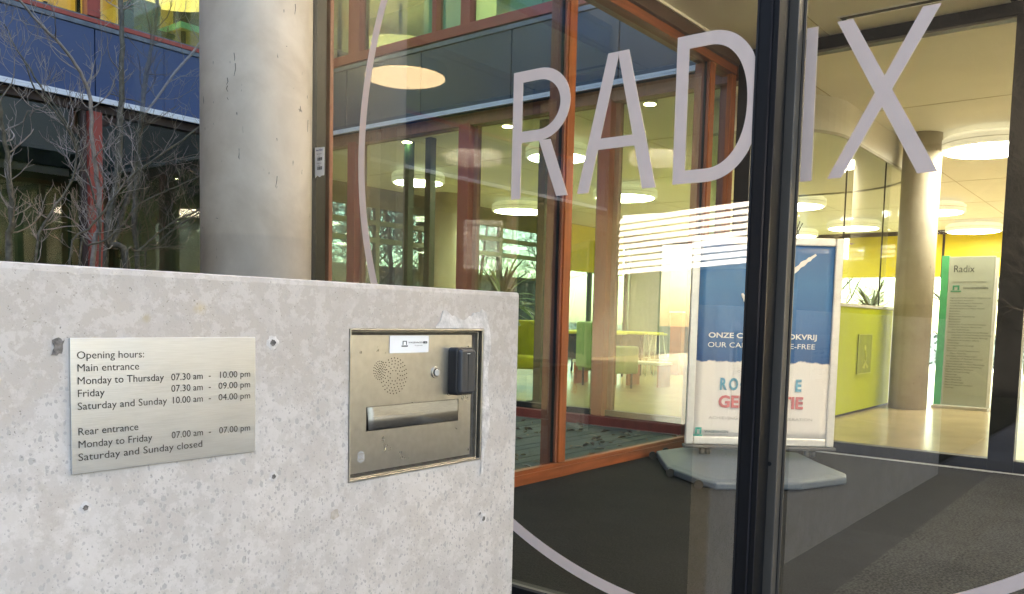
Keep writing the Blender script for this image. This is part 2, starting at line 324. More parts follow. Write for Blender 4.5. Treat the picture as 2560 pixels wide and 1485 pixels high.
# ================================================================== SETTING
def plane(name,x0,x1,y0,y1,z,m,**kw): return box(name,x0,x1,y0,y1,z-.05,z,m,kind='structure',**kw)
GROUND=mat('winter_grass_ground',(.075,.08,.04),.9,var=.25,scale=1.5,bump=.5,bscale=30)
MB().add([(-150,-150,-.09),(150,-150,-.09),(150,150,-.09),(-150,150,-.09)],[(0,1,2,3)]).build('ground',GROUND,kind='structure')
# vestibule floor
def carpet_mat(name,c,rib=0,speck=.5):
    m,n,b=newmat(name); L=n.links.new; tc=N(n,'ShaderNodeTexCoord'); P=tc.outputs['Object']
    mp=N(n,'ShaderNodeMapping'); mp.inputs['Scale'].default_value=(.25,1,1) if rib else (1,1,1); L(P,mp.inputs[0])
    no=N(n,'ShaderNodeTexNoise'); no.inputs['Scale'].default_value=220 if rib else 95; no.inputs['Detail'].default_value=3; L(mp.outputs[0],no.inputs['Vector'])
    n2=N(n,'ShaderNodeTexNoise'); n2.inputs['Scale'].default_value=2; n2.inputs['Detail'].default_value=5; L(P,n2.inputs['Vector'])
    ad=N(n,'ShaderNodeMath',operation='MULTIPLY_ADD'); L(n2.outputs[0],ad.inputs[0]); ad.inputs[1].default_value=.3; L(no.outputs[0],ad.inputs[2])
    r=ramp(n,ad.outputs[0],[(.53,tuple(q*(1-speck) for q in c)),(.74,tuple(q*(1+speck*1.6) for q in c))]); L(r.outputs[0],b.inputs['Base Color'])
    b.inputs['Roughness'].default_value=.9; b.inputs['Specular IOR Level'].default_value=.2
    bp=N(n,'ShaderNodeBump'); bp.inputs['Strength'].default_value=.8; bp.inputs['Distance'].default_value=.003; L(no.outputs[0],bp.inputs['Height']); L(bp.outputs[0],b.inputs['Normal'])
    return m
CARPA=carpet_mat('charcoal_ribbed_mat',(.0070,.0076,.0082),1,.6); CARPB=carpet_mat('grey_speckled_mat',(.015,.0155,.015),0,.95)
TILED=mat('black_floor_tile',(.01,.0105,.012),.35,var=.2,scale=8)
plane('vestibule_floor',2.06,6.62,.95,3.0,0,CARPA); plane('entrance_mat',2.06,6.62,-3,.948,.002,CARPB)
st=thing('threshold_strip','thin silver metal strip across the dark floor before the inner doors','strip',(6.635,0,0))
box('strip',6.622,6.648,-3,2.98,-.02,.006,WHITEM,st)
MB().box(6.648,6.98,-3,2.98,-.05,-.004).build('threshold_floor',BLACKG,kind='structure')
tf=bpy.data.objects['threshold_floor']; tmesh=None
for i in range(20):
    y0=-3+.3*i
    if y0+.3>3.0: break
    MB().box(6.652,6.80,y0+.004,y0+.296,-.004,0).build('tile',TILED,tf)
# lobby
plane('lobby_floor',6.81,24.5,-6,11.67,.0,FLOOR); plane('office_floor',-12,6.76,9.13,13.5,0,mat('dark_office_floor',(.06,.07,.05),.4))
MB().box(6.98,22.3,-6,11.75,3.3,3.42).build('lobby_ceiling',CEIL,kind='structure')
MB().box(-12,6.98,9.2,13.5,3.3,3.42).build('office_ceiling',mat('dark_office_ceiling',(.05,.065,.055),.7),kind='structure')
lc=bpy.data.objects['lobby_ceiling']
SEAM=mat('ceiling_joint',(.45,.41,.30),.8)
for x in (9.6,12.2,14.8,17.4,20): box('panel_joint',x,x+.012,-5,11.6,3.297,3.3005,SEAM,lc)
for y in (.3,2.9,5.5,8.1): box('panel_joint',7.2,22,y,y+.012,3.298,3.3004,SEAM,lc)
MB().box(2.05,6.70,-3.2,3.17,3.232,3.36).build('vestibule_ceiling',VCEIL,kind='structure')
vc=bpy.data.objects['vestibule_ceiling']
box('panel_joint',5.0,6.7,2.262,2.268,3.229,3.2325,SEAM,vc); box('panel_joint',2.2,6.7,.98,.986,3.229,3.2325,SEAM,vc)
# deck
DECKM=[mat('green_weathered_decking_%d'%i,c,.75,var=.25,scale=4,stretch=(.6,6,6),bump=.4,bscale=50) for i,c in enumerate([(.060,.078,.066),(.072,.088,.072),(.05,.068,.062)])]
MB().box(2.2,6.75,3.16,9.06,-.12,-.06).build('deck',mat('deck_gap',(.012,.015,.012),.9),kind='structure')
dk=bpy.data.objects['deck']; random.seed(4)
pm=[]
for k in range(3):
    q=MB(); q.box(2.22,6.752,0,.112,-.035,0)
    me=bpy.data.meshes.new('plank'); me.from_pydata([tuple(v) for v in q.v],[],q.f); me.materials.append(DECKM[k]); pm.append(me)
for i in range(49):
    o=bpy.data.objects.new('plank',pm[random.randrange(3)]); COL.objects.link(o); o.parent=dk; o.location=(0,3.17+i*.12,-.012+random.uniform(-.002,.002))
# fallen leaves
lv=MB(); random.seed(11)
for i in range(330):
    x=random.uniform(2.6,6.7); y=3.2+abs(random.gauss(0,1.1)) if random.random()<.7 else random.uniform(3.2,8)
    if y>8.5: continue
    a=random.uniform(0,6.28); l=random.uniform(.02,.05); wd=l*random.uniform(.3,.6); z=-.008
    e=Vector((math.cos(a),math.sin(a),0))*l; f=Vector((-math.sin(a),math.cos(a),0))*wd; c=Vector((x,y,z)); h=random.uniform(.004,.03)
    mi=random.choice([0,0,1,2,2])
    lv.add([c-e,c-e*.2+f+V(0,0,h),c+e*.6+f*.6+V(0,0,h*.6),c+e+V(0,0,h*random.uniform(.3,1.2)),c+e*.5-f*.7+V(0,0,h),c-e*.3-f+V(0,0,h*.8),c+V(0,0,.003)],[(0,6,1),(1,6,2),(2,6,3),(3,6,4),(4,6,5),(5,6,0)],mi)
lv.build('fallen_leaves',[mat('leaf_tan',(.22,.18,.12),.8,var=.3),mat('leaf_pale',(.32,.29,.22),.8,var=.3),mat('leaf_brown',(.10,.065,.045),.8,var=.3)],label='dry fallen leaves scattered over the green wooden deck',cat='leaves',kind='stuff')
# paving outside
pv=MB().box(-9,2.04,-6,1.37,-.09,-.04).build('paving',mat('paving_joint_sand',(.06,.058,.05),.9),kind='structure')
PAVM=[mat('grey_paving_%d'%i,g3(c),.8,var=.2,scale=6,bump=.4) for i,c in enumerate((.13,.155,.115))]
pms=[]
for k in range(3):
    q=MB().box(0,.594,0,.594,-.03,0); me=bpy.data.meshes.new('slab'); me.from_pydata([tuple(v) for v in q.v],[],q.f); me.materials.append(PAVM[k]); pms.append(me)
for i in range(17):
    for j in range(12):
        o=bpy.data.objects.new('slab',pms[random.randrange(3)]); COL.objects.link(o); o.parent=pv; o.location=(-8.2+i*.6,-5.9+j*.6,-.008)

MB().box(-10,2.04,1.38,9.0,-.089,-.03).build('planting_bed',mat('dark_soil_and_ivy',(.022,.026,.014),.9,var=.5,scale=9,bump=.8,bscale=40,spec=.1),kind='structure')
# ================================================================== BUILDING
B=thing('office_building','L-shaped office building with red timber windows and blue slate panels round the courtyard','building',(6.76,9.07,0))
def part(name,x0,x1,y0,y1,z0,z1,m,bevel=0,parent=None,**kw): return box(name,x0,x1,y0,y1,z0,z1,m,parent or B,bevel=bevel,**kw)
XB,YA=6.76,9.07
# facade B (plane x=6.76, y 3.0..9.07), facade A (plane y=9.07, x -10..6.76)
HW=3.07
seamsB=[3.0,4.196,5.465,6.745,7.99,9.06]
for a,b_ in zip(seamsB,seamsB[1:]): part('cladding_panel',XB,XB+.03,a+.006,b_-.006,3.197,3.893,PANELB,bevel=.002)
part('panel_backing',XB+.034,XB+.22,3.0,9.3,3.14,3.96,JOINT)
seamsA=[-10.955,-9.685,-8.415,-7.145,-5.875,-4.605,-3.335,-2.065,-.795,.475,1.745,3.015,4.285,5.555,6.755]
for a,b_ in zip(seamsA,seamsA[1:]):
    p=part('cladding_panel',a+.006,b_-.006,YA,YA+.03,3.197,3.893,PANEL,bevel=.002)
part('panel_backing',-10.96,6.72,YA+.034,YA+.22,3.14,3.96,JOINT)
RIV=MB()
for a,b_ in zip(seamsA,seamsA[1:]):
    if b_>1:
        for x in (a+.12,a+.64,b_-.12):
            for z in (3.3,3.55,3.8): RIV.cyl((x,YA-.004,z),.007,.004,8,axis='y')
for a,b_ in zip(seamsB,seamsB[1:]):
    for y in (a+.12,a+.64,b_-.12):
        for z in (3.3,3.55,3.8): RIV.cyl((XB-.004,y,z),.007,.004,8,axis='x')
RIV.build('rivet',PANEL,B,kind='stuff')
# drip strip: two-step white profile
for nm,args in (('a',(XB-.06,XB-.002,3.02,9.0)),('b',None)):
    if args:
        MB().box(XB-.05,XB-.003,3.02,YA-.055,3.152,3.194).box(XB-.065,XB-.05,3.02,YA-.07,3.143,3.165).box(XB-.058,XB-.05,3.02,YA-.063,3.172,3.189).build('drip_strip',WHITEM,B)
    else:
        MB().box(-10.9,XB-.003,YA-.05,YA-.003,3.152,3.194).box(-10.9,XB-.003,YA-.07,YA-.05,3.135,3.165).box(-10.9,XB-.003,YA-.058,YA-.05,3.172,3.189).build('drip_strip',WHITEM,B)
# window heads under strips; overhang shade put into facade A's dark brown
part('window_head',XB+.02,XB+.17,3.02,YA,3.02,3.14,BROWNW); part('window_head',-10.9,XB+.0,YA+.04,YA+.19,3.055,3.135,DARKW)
# flashing + red upper sill
part('flashing',XB-.012,XB+.05,3.02,YA-.012,3.897,3.945,FLASH,bevel=.003); part('flashing',-10.9,XB-.012,YA-.015,YA+.05,3.897,3.945,FLASH,bevel=.003)
part('upper_sill',XB+.0,XB+.16,3.02,YA+.1,3.968,4.075,REDF,bevel=.004); part('upper_sill',-10.9,XB-.01,YA,YA+.16,3.955,4.0,REDF,bevel=.004)
part('sill_cap',-10.9,XB-.01,YA+.03,YA+.16,4.003,4.022,FLASH)
# lower posts B
for (a,b_) in [(2.79,2.93),(4.259,4.349+.03),(6.018,6.168),(7.83,7.965),(8.98,9.06)]:
    if a>3: part('post',XB,XB+.135,a,b_,.075,3.04,REDF,bevel=.004)
# lower frames sash (brown) next to posts
for (a,b_) in [(4.38,6.018),(6.168,7.83),(7.965,8.98),(3.15,4.259)]:
    o=part('sash',XB+.09,XB+.15,a,a+.07,.11,3.02,BROWNW); part('sash',XB+.09,XB+.15,b_-.05,b_,.11,3.02,BROWNW)
    pn=part('window_pane',XB+.125,XB+.137,a+.07,b_-.05,.13,3.02,GLB)
part('sill',XB-.03,XB+.14,3.15,9.06,-.02,.072,REDF,bevel=.004); part('glazing_bead',XB+.06,XB+.14,3.15,9.06,.074,.13,BLACKG)
# lower A
for xc in [4.285-3.81*k for k in range(0,4)]:
    part('post',xc-.068,xc+.068,YA,YA+.135,.0,3.05,REDF,bevel=.004)
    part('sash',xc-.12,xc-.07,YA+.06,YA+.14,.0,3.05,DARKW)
xs=[4.285-3.81*k for k in range(0,4)]
for a,b_ in [(4.353,6.74),(.475+.068,4.217),(-3.335+.068,.407),(-7.145+.068,-3.403)]:
    part('window_pane',a,b_,YA+.10,YA+.112,.1,3.05,GLB)
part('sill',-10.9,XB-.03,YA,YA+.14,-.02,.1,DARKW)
part('end_wall',-11.0,-10.9,YA,13.5,0,6.6,PANEL)
# upper posts
for (a,b_) in [(7.80,7.99),(6.06,6.19),(6.55,6.61),(4.26,4.38),(3.02,3.12),(8.97,9.05)]: part('post',XB+.02,XB+.13,a,b_,4.076,6.3,REDF,bevel=.004)
for (a,b_) in [(3.12,4.26),(4.38,6.06),(6.19,6.55),(6.61,7.8),(7.99,8.97)]: part('window_pane',XB+.10,XB+.112,a,b_,4.076,6.3,GLB)
part('post',4.217,4.353,YA+.01,YA+.13,4.023,6.3,REDF,bevel=.004); part('post',.41,.54,YA+.01,YA+.13,4.023,6.3,REDF)
for a,b_ in [(4.353,6.7),(.54,4.217),(-10.9,.41)]: part('window_pane',a,b_,YA+.09,YA+.102,4.023,6.3,GLB)
part('post',5.93,5.975,YA+.25,YA+.29,3.96,6.3,mat('dark_green_post',(.02,.05,.045),.5))
part('upper_wall',XB,XB+.2,3.0,9.2,6.3,11,PANELB); part('upper_wall',-10.9,XB-.002,YA,YA+.2,6.3,6.6,PANEL)  # unseen upper walls, heights set to control shade in the courtyard
part('roof',6.5,22.6,-6.2,13.6,11,11.2,JOINT); part('roof',-11.1,6.5,YA-.05,13.6,6.6,6.7,JOINT)
part('tower_wall',6.5,6.75,9.27,13.6,6.71,11,PANEL)
part('upper_floor_slab',6.98,22.3,-6,13.5,3.425,3.95,CEIL); part('upper_floor_slab',-10.9,6.98,9.29,13.5,3.425,3.95,CEIL)
OCH=mat('ochre_ceiling',(.62,.43,.16),.6,var=.08); MINT=mat('mint_green_edge',(.30,.72,.50),.45,var=.04)
part('upper_ceiling',-10.9,22.3,9.3,13.5,6.2,6.28,CEIL); part('upper_ceiling',6.98,22.3,-6,9.3,6.2,6.28,CEIL)
part('upper_back_wall',-10.9,6.6,11.6,11.7,3.95,6.2,OCH); part('upper_back_wall',10.3,10.4,-6,11.6,3.95,6.2,mat('teal_wall',(.32,.50,.42),.6))
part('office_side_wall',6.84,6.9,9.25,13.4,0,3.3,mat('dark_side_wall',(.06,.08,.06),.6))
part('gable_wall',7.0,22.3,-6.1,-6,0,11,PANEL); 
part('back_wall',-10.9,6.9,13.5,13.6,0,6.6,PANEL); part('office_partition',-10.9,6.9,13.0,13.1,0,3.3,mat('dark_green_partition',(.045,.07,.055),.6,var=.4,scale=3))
part('upper_side_wall',22.2,22.3,-6,13.5,3.42,11,PANEL); part('upper_rear_wall',7,22.2,13.4,13.5,3.42,11,PANEL)
part('upper_front_wall',XB+.02,XB+.2,-6,2.99,3.42,11,PANELB)
# upstairs furniture seen through the windows
def desk(x0,x1,y0,y1,z,label):
    t=thing('desk',label,'desk',((x0+x1)/2,(y0+y1)/2,3.95),'mint edged desks on the upper floor')
    box('desk_top',x0,x1,y0,y1,z+.004,z+.075,MINT,t,bevel=.004); box('underside',x0+.01,x1-.01,y0+.01,y1-.01,z-.012,z+.003,OCH,t)
    for x in (x0+.06,x1-.1):
        for y in (y0+.06,y1-.1): box('leg',x,x+.04,y,y+.04,3.95,z-.012,BLACKF,t)
desk(5.50,6.55,9.5,10.4,4.33,'mint edged desk upstairs beside the concrete column, orange underside showing')
desk(4.45,5.10,9.9,10.9,4.62,'mint edged desk upstairs just right of the red post, teal chair behind')
UPL0=emis('yellow_lit_panel',(1,.72,.28),.25)
TEAL=mat('teal_upholstery',(.02,.07,.075),.7)
t=thing('swivel_chair','teal swivel chair upstairs between two mint desks','chair',(5.35,10.1,3.95))
MB().obox((5.35,10.15,4.52),(.24,0,0),(0,.04,.01),(0,-.03,.22)).build('backrest',TEAL,t,bevel=.03); MB().obox((5.35,9.93,4.28),(.22,0,0),(0,.2,0),(0,0,.03)).build('seat',TEAL,t,bevel=.02)
MB().cyl((5.35,9.95,3.98),.03,.3,10).build('stem',BLACKF,t)
for k in range(5):
    a=k*1.2566; MB().tube([(5.35,9.95,3.98),(5.35+.26*math.cos(a),9.95+.26*math.sin(a),3.965)],[.018,.012],5).build('leg',BLACKF,t)
t=thing('round_ceiling_panel','pale yellow round light panel hanging under the upstairs ceiling by the column','lamp',(5.9,10.3,5.0))
MB().cyl((5.75,10.3,5.0),.75,.05,40).build('panel',UPL0,t,bevel=.01)
for k in range(3): MB().tube([(5.75+.4*math.cos(k*2.1),10.3+.4*math.sin(k*2.1),5.05),(5.75+.4*math.cos(k*2.1),10.3+.4*math.sin(k*2.1),6.2)],.004,4).build('wire',BLACKF,t)
UPFILL=emis('upstairs_fill_lamp',(1,.78,.36),1.2)  # glow for the two fill lamps added upstairs
for lx,ly,lb_ in ((3.6,10.6,'warm round lamp panel upstairs left of the upper red post'),(9.0,5.5,'warm round lamp panel upstairs over the teal cupboards')):  # added to light up the upstairs rooms
    t=thing('round_fill_lamp',lb_,'lamp',(lx,ly,5.4),'warm lamps on the upper floor'); MB().cyl((lx,ly,5.4),.8,.05,36).build('diffuser',UPFILL,t); MB().cyl((lx,ly,5.451),.03,.745,8).build('stem',BLACKF,t)
CAB=mat('teal_cupboard',(.42,.66,.60),.35,var=.05)
for i,(y0,y1) in enumerate([(5.05,5.98),(3.3,4.15),(6.63,7.3)]):
    t=thing('cupboard',['pale teal cupboard upstairs left of the timber mullion','pale teal cupboard upstairs right of the timber mullion','pale teal cupboard upstairs behind the narrow red window'][i],'cupboard',(7.5,(y0+y1)/2,3.95),'teal cupboards on the upper floor')
    box('cabinet',7.35,7.9,y0,y1,3.96,5.3,CAB,t,bevel=.006); n_=2
    for k in range(n_):
        d0=y0+.02+k*(y1-y0-.02)/n_; box('door',7.33,7.349,d0,d0+(y1-y0-.06)/n_,4.0,5.26,CAB,t,bevel=.003)
# lobby outer walls: left (y=11.67) windows, far (x=22) windows
part('lobby_beam',7.0,22.2,11.67,11.75,2.93,3.3,mat('olive_beam',(.13,.12,.06),.6))
GREENF=mat('grey_green_window_frame',(.12,.15,.10),.5)
for i,x in enumerate([7.0,8.8,10.6,12.4,14.2,16.0,17.8,19.6,21.4]):
    part('window_mullion',x,x+.09,11.67,11.77,0,2.93,GREENF)
    if x<21: part('window_pane',x+.09,x+1.8,11.71,11.722,.1,2.93,GLW)
for z in (2.30,2.62): part('transom',7.0,22,11.665,11.76,z,z+.09,GREENF)
part('end_panel',21.9,21.99,9.7,11.6,.02,3.19,mat('pale_green_end_panel',(.22,.27,.21),.6))  # added to close off the over-bright far window
part('end_panel',19.69,22.2,11.60,11.66,.11,2.92,mat('pale_green_panel',(.30,.35,.29),.6))
part('yellow_spandrel',16.9,19.3,11.64,11.70,2.16,3.28,YELLOW); part('lower_rail',7,22,11.66,11.77,.0,.1,GREENF)
part('yellow_spandrel',22.0,22.08,-1,4.46,2.2,3.2,YELLOW); part('yellow_spandrel',22.0,22.08,4.52,11.6,2.2,3.2,YELLOW); part('dark_joint',22.02,22.08,4.46,4.52,2.2,3.2,DARKW)
part('cornice',21.96,22.08,-6,11.6,3.2,3.3,DARKW)
for y in (-2.2,.2,2.6,5.0,7.4,9.8,11.5): part('window_mullion',22.0,22.1,y,y+.1,0,2.2,GREENF)
for y in (-2.1,.3,2.7,5.1,7.5,9.9): part('window_pane',22.04,22.052,y,y+2.3 if y<9 else 11.5,.05,2.2,GLW)
part('lobby_side_wall',7.0,22,-6.0,-5.9,0,3.3,CEIL)

# ================================================================== LOBBY CONTENTS
def round_lamp(x,y,z,r,label,h=.13,dm=None):
    t=thing('round_lamp',label,'lamp',(x,y,z),'round drum lamps under the lobby ceiling')
    MB().cyl((x,y,z),r,h,56).cyl((x,y,z+h+.001),r*.93,.03,56).build('drum',LAMPS,t,bevel=.012)
    MB().cyl((x,y,z-.006),r*.90,.0055,56).build('diffuser',dm or LAMP,t); MB().cyl((x,y,z+h*.5),r+.002,.006,56).build('trim_ring',SEAM,t)
    MB().cyl((x,y,z+h+.032),.05,3.3-z-h-.032,12).build('stem',WHITE,t)
LP=[(11.28,1.85,'largest round lamp, above the directory sign beside the dark frame'),(16.9,3.67,'round lamp half hidden behind the lobby column'),(20.5,3.61,'round lamp against the yellow wall right of the lobby column'),
(18.9,5.65,'round lamp seen through the counter glass above the yellow wall'),(14.97,5.53,'round lamp just right of the black door post'),(20.05,7.37,'small distant round lamp close right of the black door post'),
(9.6,9.6,'round lamp behind the white ring on the left of the glass'),(9.05,6.5,'round lamp behind the right leg of the letter R'),(13.2,10.37,'round lamp low behind the foot of the letter R'),(12.6,7.6,'round lamp deep in the lobby behind the letter A')]
for x,y,lb in LP: round_lamp(x,y,3.08,.55 if x>10 else .42,lb)
t=thing('downlight','small lit downlight behind the ring on the left of the glass','lamp',(7.68,7.89,3.28),'small downlights in the lobby ceiling'); MB().cyl((7.9,8.12,3.262),.075,.035,20).build('trim',WHITE,t); MB().cyl((7.9,8.12,3.258),.06,.003,20).build('bulb',SPOT,t)
t=thing('downlight','small lit downlight beside the letter A','lamp',(7.9,4.5,3.28),'small downlights in the lobby ceiling'); MB().cyl((7.9,4.5,3.262),.075,.035,20).build('trim',WHITE,t); MB().cyl((7.9,4.5,3.258),.06,.003,20).build('bulb',SPOT,t)
t=thing('downlight','small lit downlight behind the stem of the letter R','lamp',(7.9,6.3,3.28),'small downlights in the lobby ceiling'); MB().cyl((7.9,6.42,3.262),.075,.035,20).build('trim',WHITE,t); MB().cyl((7.9,6.42,3.258),.06,.003,20).build('bulb',SPOT,t)
# columns
def rcol(x,y,r,label,m=COLI): 
    t=thing('round_column',label,'column',(x,y,0),'round concrete columns in the lobby'); MB().cyl((x,y,0),r,3.3,48).build('shaft',m,t)
rcol(11.05,2.55,.215,'round beige concrete column beside the directory sign'); rcol(11.83,11.1,.30,'dull round column by the far left windows of the lobby')
# reception booth: rounded footprint
def arc(cx,cy_,r,a0,a1,n): return [(cx+r*math.cos(a0+(a1-a0)*i/n),cy_+r*math.sin(a0+(a1-a0)*i/n)) for i in range(n+1)]
def path_booth(off=0):
    return [(8.24-off,4.1)]+arc(9.10,3.69,.86+off,math.pi,math.pi*1.5,14)+arc(11.5,4.1+0,1.27+off,-math.pi/2,0,20)+[(12.77+off,6.0)]
def strip(name,pts,z0,z1,m,parent,th=.03,smooth=True,**kw):
    mb=MB()
    n=len(pts); nor=[]
    for i in range(n):
        a=Vector(pts[max(i-1,0)]);b_=Vector(pts[min(i+1,n-1)]); d=(b_-a).normalized(); nor.append(Vector((-d.y,d.x)))
    o=[Vector(p) for p in pts]; q=[o[i]+nor[i]*th for i in range(n)]
    vs=[(p.x,p.y,z) for p in o for z in (z0,z1)]+[(p.x,p.y,z) for p in q for z in (z0,z1)]; fs=[]
    for i in range(n-1):
        a=2*i; k=2*n
        fs+= [(a,a+2,a+3,a+1),(k+a,k+a+1,k+a+3,k+a+2),(a+1,a+3,k+a+3,k+a+1),(a,k+a,k+a+2,a+2)]
    fs+=[(0,1,2*n+1,2*n),(2*n-2,4*n-2,4*n-1,2*n-1)]
    mb.add(vs,fs,0,False); return mb.build(name,m,parent,**kw)
rb=thing('reception_booth','lime green reception booth with curved glass screen and rounded cream bulkhead','booth',(10.5,4.3,0))
pts=path_booth(); STEELC=mat('brushed_steel_corner',(.33,.33,.28),.35,metal=.8)
strip('counter_front',[(8.24,4.1)]+arc(9.10,3.69,.86,math.pi,math.pi*1.5,14)+[(11.25,2.83)],.03,1.2,LIME,rb); strip('counter_corner',[(11.255,2.83)]+pts[16:],.03,1.2,STEELC,rb)
strip('plinth',path_booth(-.03),0,.028,BLACKF,rb); strip('ledge',path_booth(.012),1.203,1.235,WHITE,rb,th=.06)
strip('glass_screen',pts,1.236,2.925,GLC,rb,th=.012)
strip('bulkhead',path_booth(.01),2.955,3.298,CEIL,rb,th=.10); strip('bulkhead_trim',path_booth(.02),2.926,2.953,mat('trim_grey',(.5,.48,.4),.5),rb,th=.03)
sof=[(p[0],p[1],2.945) for p in path_booth(-.04)]
MB().prism(sof,(0,0,.008)).build('booth_soffit',VCEIL,rb)
for x in (9.15,10.6): box('glass_joint',x,x+.006,2.826,2.842,1.237,2.925,BLACKG,rb)
MB().box(9.85,10.35,2.815,2.827,.45,.9).build('pictogram_plate',mat('lime_pictogram',(.30,.36,.01),.5),rb)
pg=MB(); 
pg.box(9.83,10.37,2.812,2.8148,.445,.455).box(9.83,10.37,2.812,2.8148,.895,.905).box(9.83,9.842,2.812,2.8148,.456,.894).box(10.358,10.37,2.812,2.8148,.456,.894)
pg.add([(10.02,2.8125,.52),(10.18,2.8125,.62),(10.1,2.8125,.50)],[(0,1,2)]).cyl((10.1,2.8148,.74),.035,-.002,16,axis='y').tube([(10.1,2.813,.6),(10.13,2.813,.66),(10.1,2.813,.72)],.01,5).add([(10.2,2.8125,.50),(10.06,2.8125,.62),(10.26,2.8125,.52)],[(0,1,2)])
pg.build('pictogram',mat('pale_lime_line',(.55,.60,.08),.5),rb)
# directory sign
ds=thing('directory_sign','tall grey-green directory sign with bright green edge beside the lobby column','sign',(11.5,2.05,0))
SIGNG=mat('pale_grey_green_board',(.40,.43,.36),.3,var=.03); GREEN=mat('green_edge',(.05,.42,.16),.35)
box('board',11.5,11.55,1.77,2.27,.04,1.87,SIGNG,ds,bevel=.003); box('green_edge',11.49,11.56,2.272,2.352,.04,1.885,GREEN,ds,bevel=.003); box('foot_plate',11.42,11.72,1.74,2.36,0,.035,mat('pale_base',(.5,.47,.40),.4),ds,bevel=.004)
box('acrylic_side',11.5,11.56,1.735,1.767,.04,1.85,WHITE,ds)
dl=['Agricultural Biosystems Engineering','Agrosystems Research','Animal Breeding and Genomics','Artificial Intelligence','Biointeractions & Plant Health','Biometris','Bionomics','Bioprocess Engineering','Biosystems','Biometrics','Centre for Crop Systems Analysis','Centre for Genetic Resources,','   the Netherlands','Cluster Plant Developmental Biology','   Laboratory of Cell and Developmental Biology','   Laboratory of Molecular Biology','Education & Student affairs','Entomology','Farming Systems Ecology','Genetics','Graduate School Experimental','   Plant Sciences','Graduate School Wageningen','   Institute of Animal Sciences','Greenhouse Horticulture','Horticulture & Product Physiology','Infectious Disease Epidemiology','Jan IngenHousz Institute','Marine Animal Ecology','Nematology','Phytopathology','Plant Breeding','Plant Physiology','Plant Production Systems','Virology']
ln=[('Radix',(11.499,2.22,1.68),.088,.235)]
for i,s_ in enumerate(dl):
    ind=.04 if s_.startswith(' ') else 0; s_=s_.strip()
    ln.append((s_,(11.499,2.235-ind,1.36-i*.0325),.0165,min(.44,.0125*len(s_)*1.02)))
text('lettering',ln,mat('sign_print',(.05,.055,.05),.6),ds,(0,-1,0),(-1,0,0))
text('wordmark',[('WAGENINGEN',(11.499,2.10,1.475),.026,.27,.0006)],mat('sign_print_b',(.06,.08,.06),.6),ds,(0,-1,0),(-1,0,0))
MB().box(11.497,11.499,1.85,2.22,1.56,1.563).build('rule',BLACKT,ds)
MB().box(11.496,11.4985,2.14,2.16,1.462,1.50).box(11.496,11.4985,2.195,2.215,1.462,1.50).box(11.496,11.4984,2.14,2.215,1.50,1.52).box(11.496,11.4983,2.12,2.235,1.44,1.455).build('logo',mat('logo_green',(.04,.25,.14),.5),ds)

# plants
def strap_plant(name,label,x,y,z0,h,n,seed,mleaf,pot=True,group=None,rp=.2,hp=.4):
    random.seed(seed); t=thing(name,label,'plant',(x,y,z0),group)
    if pot: MB().cyl((x,y,z0),rp*.8,hp,24,r2=rp).build('pot',mat('planter_grey_green',(.05,.06,.055),.4),t,bevel=.01)
    zt=z0+(hp if pot else 0); MB().tube([(x,y,zt-.02),(x+.02,y,zt+h*.45)],[.03,.02],7).build('trunk',mat('palm_trunk',(.14,.10,.06),.8),t)
    mb=MB()
    for i in range(n):
        a=random.uniform(0,6.28); el=random.uniform(-.1,1.35); L=random.uniform(.35,.6)*h*.8; base=V(x+.02,y,zt+h*random.uniform(.35,.5))
        d=V(math.cos(a)*math.cos(el),math.sin(a)*math.cos(el),math.sin(el)); side=d.cross(V(0,0,1)); 
        if side.length<.01: side=V(1,0,0)
        side.normalize(); prev=None; p=base.copy(); dd=d.copy(); rows=[]
        for k in range(5):
            wv=.022*math.sin(math.pi*(k+.6)/5.4)+.003; rows+= [p-side*wv,p+V(0,0,.006),p+side*wv]; p=p+dd*L/4; dd=(dd+V(0,0,-.28)).normalized()
        fs=[]
        for k in range(4): fs+=[(3*k,3*k+1,3*k+4,3*k+3),(3*k+1,3*k+2,3*k+5,3*k+4)]
        mb.add(rows,fs)
    mb.build('fronds',mleaf,t)
LEAFG=mat('palm_leaf',(.05,.10,.02),.45,var=.35); LEAFD=mat('dark_leaf',(.03,.06,.02),.5,var=.3)
strap_plant('palm','leafy potted palm behind the red post between the ring and the letter R',9.3,7.6,0,1.7,70,3,LEAFG,group='potted palms in the lobby')
strap_plant('palm','small dark palm by the far window between counter and column',18.2,5.0,0,1.9,60,7,LEAFD,group='potted palms in the lobby')
# planter with twisted branches behind counter
t=thing('branch_planter','big dark planter with twisted bare branches and purple blooms on the counter','planter',(10.9,4.0,1.0))
MB().cyl((10.9,4.0,1.0),.30,.52,28,r2=.42).build('planter',mat('dark_planter',(.035,.045,.04),.3),t,bevel=.015)
random.seed(8); mb=MB()
for k in range(7):
    p=V(10.9+random.uniform(-.2,.2),4.0+random.uniform(-.2,.2),1.5); pts_=[p.copy()]; 
    for j in range(6): p=p+V(random.uniform(-.09,.09),random.uniform(-.09,.09),random.uniform(.08,.17)); pts_.append(p.copy())
    mb.tube(pts_,[.022-.0025*i for i in range(7)],6)
mb.build('branches',mat('twisted_branch',(.09,.06,.03),.8),t)
mb=MB()
for k in range(120):
    c=V(10.9+random.gauss(0,.22),4.0+random.gauss(0,.22),random.uniform(1.75,2.05)); d=V(random.uniform(-1,1),random.uniform(-1,1),random.uniform(-.4,.6)).normalized()*.05; e=d.orthogonal().normalized()*.025
    mb.add([c-d,c+e,c+d,c-e],[(0,1,2,3)])
mb.build('blooms',mat('purple_bloom',(.25,.12,.16),.6,var=.4),t)
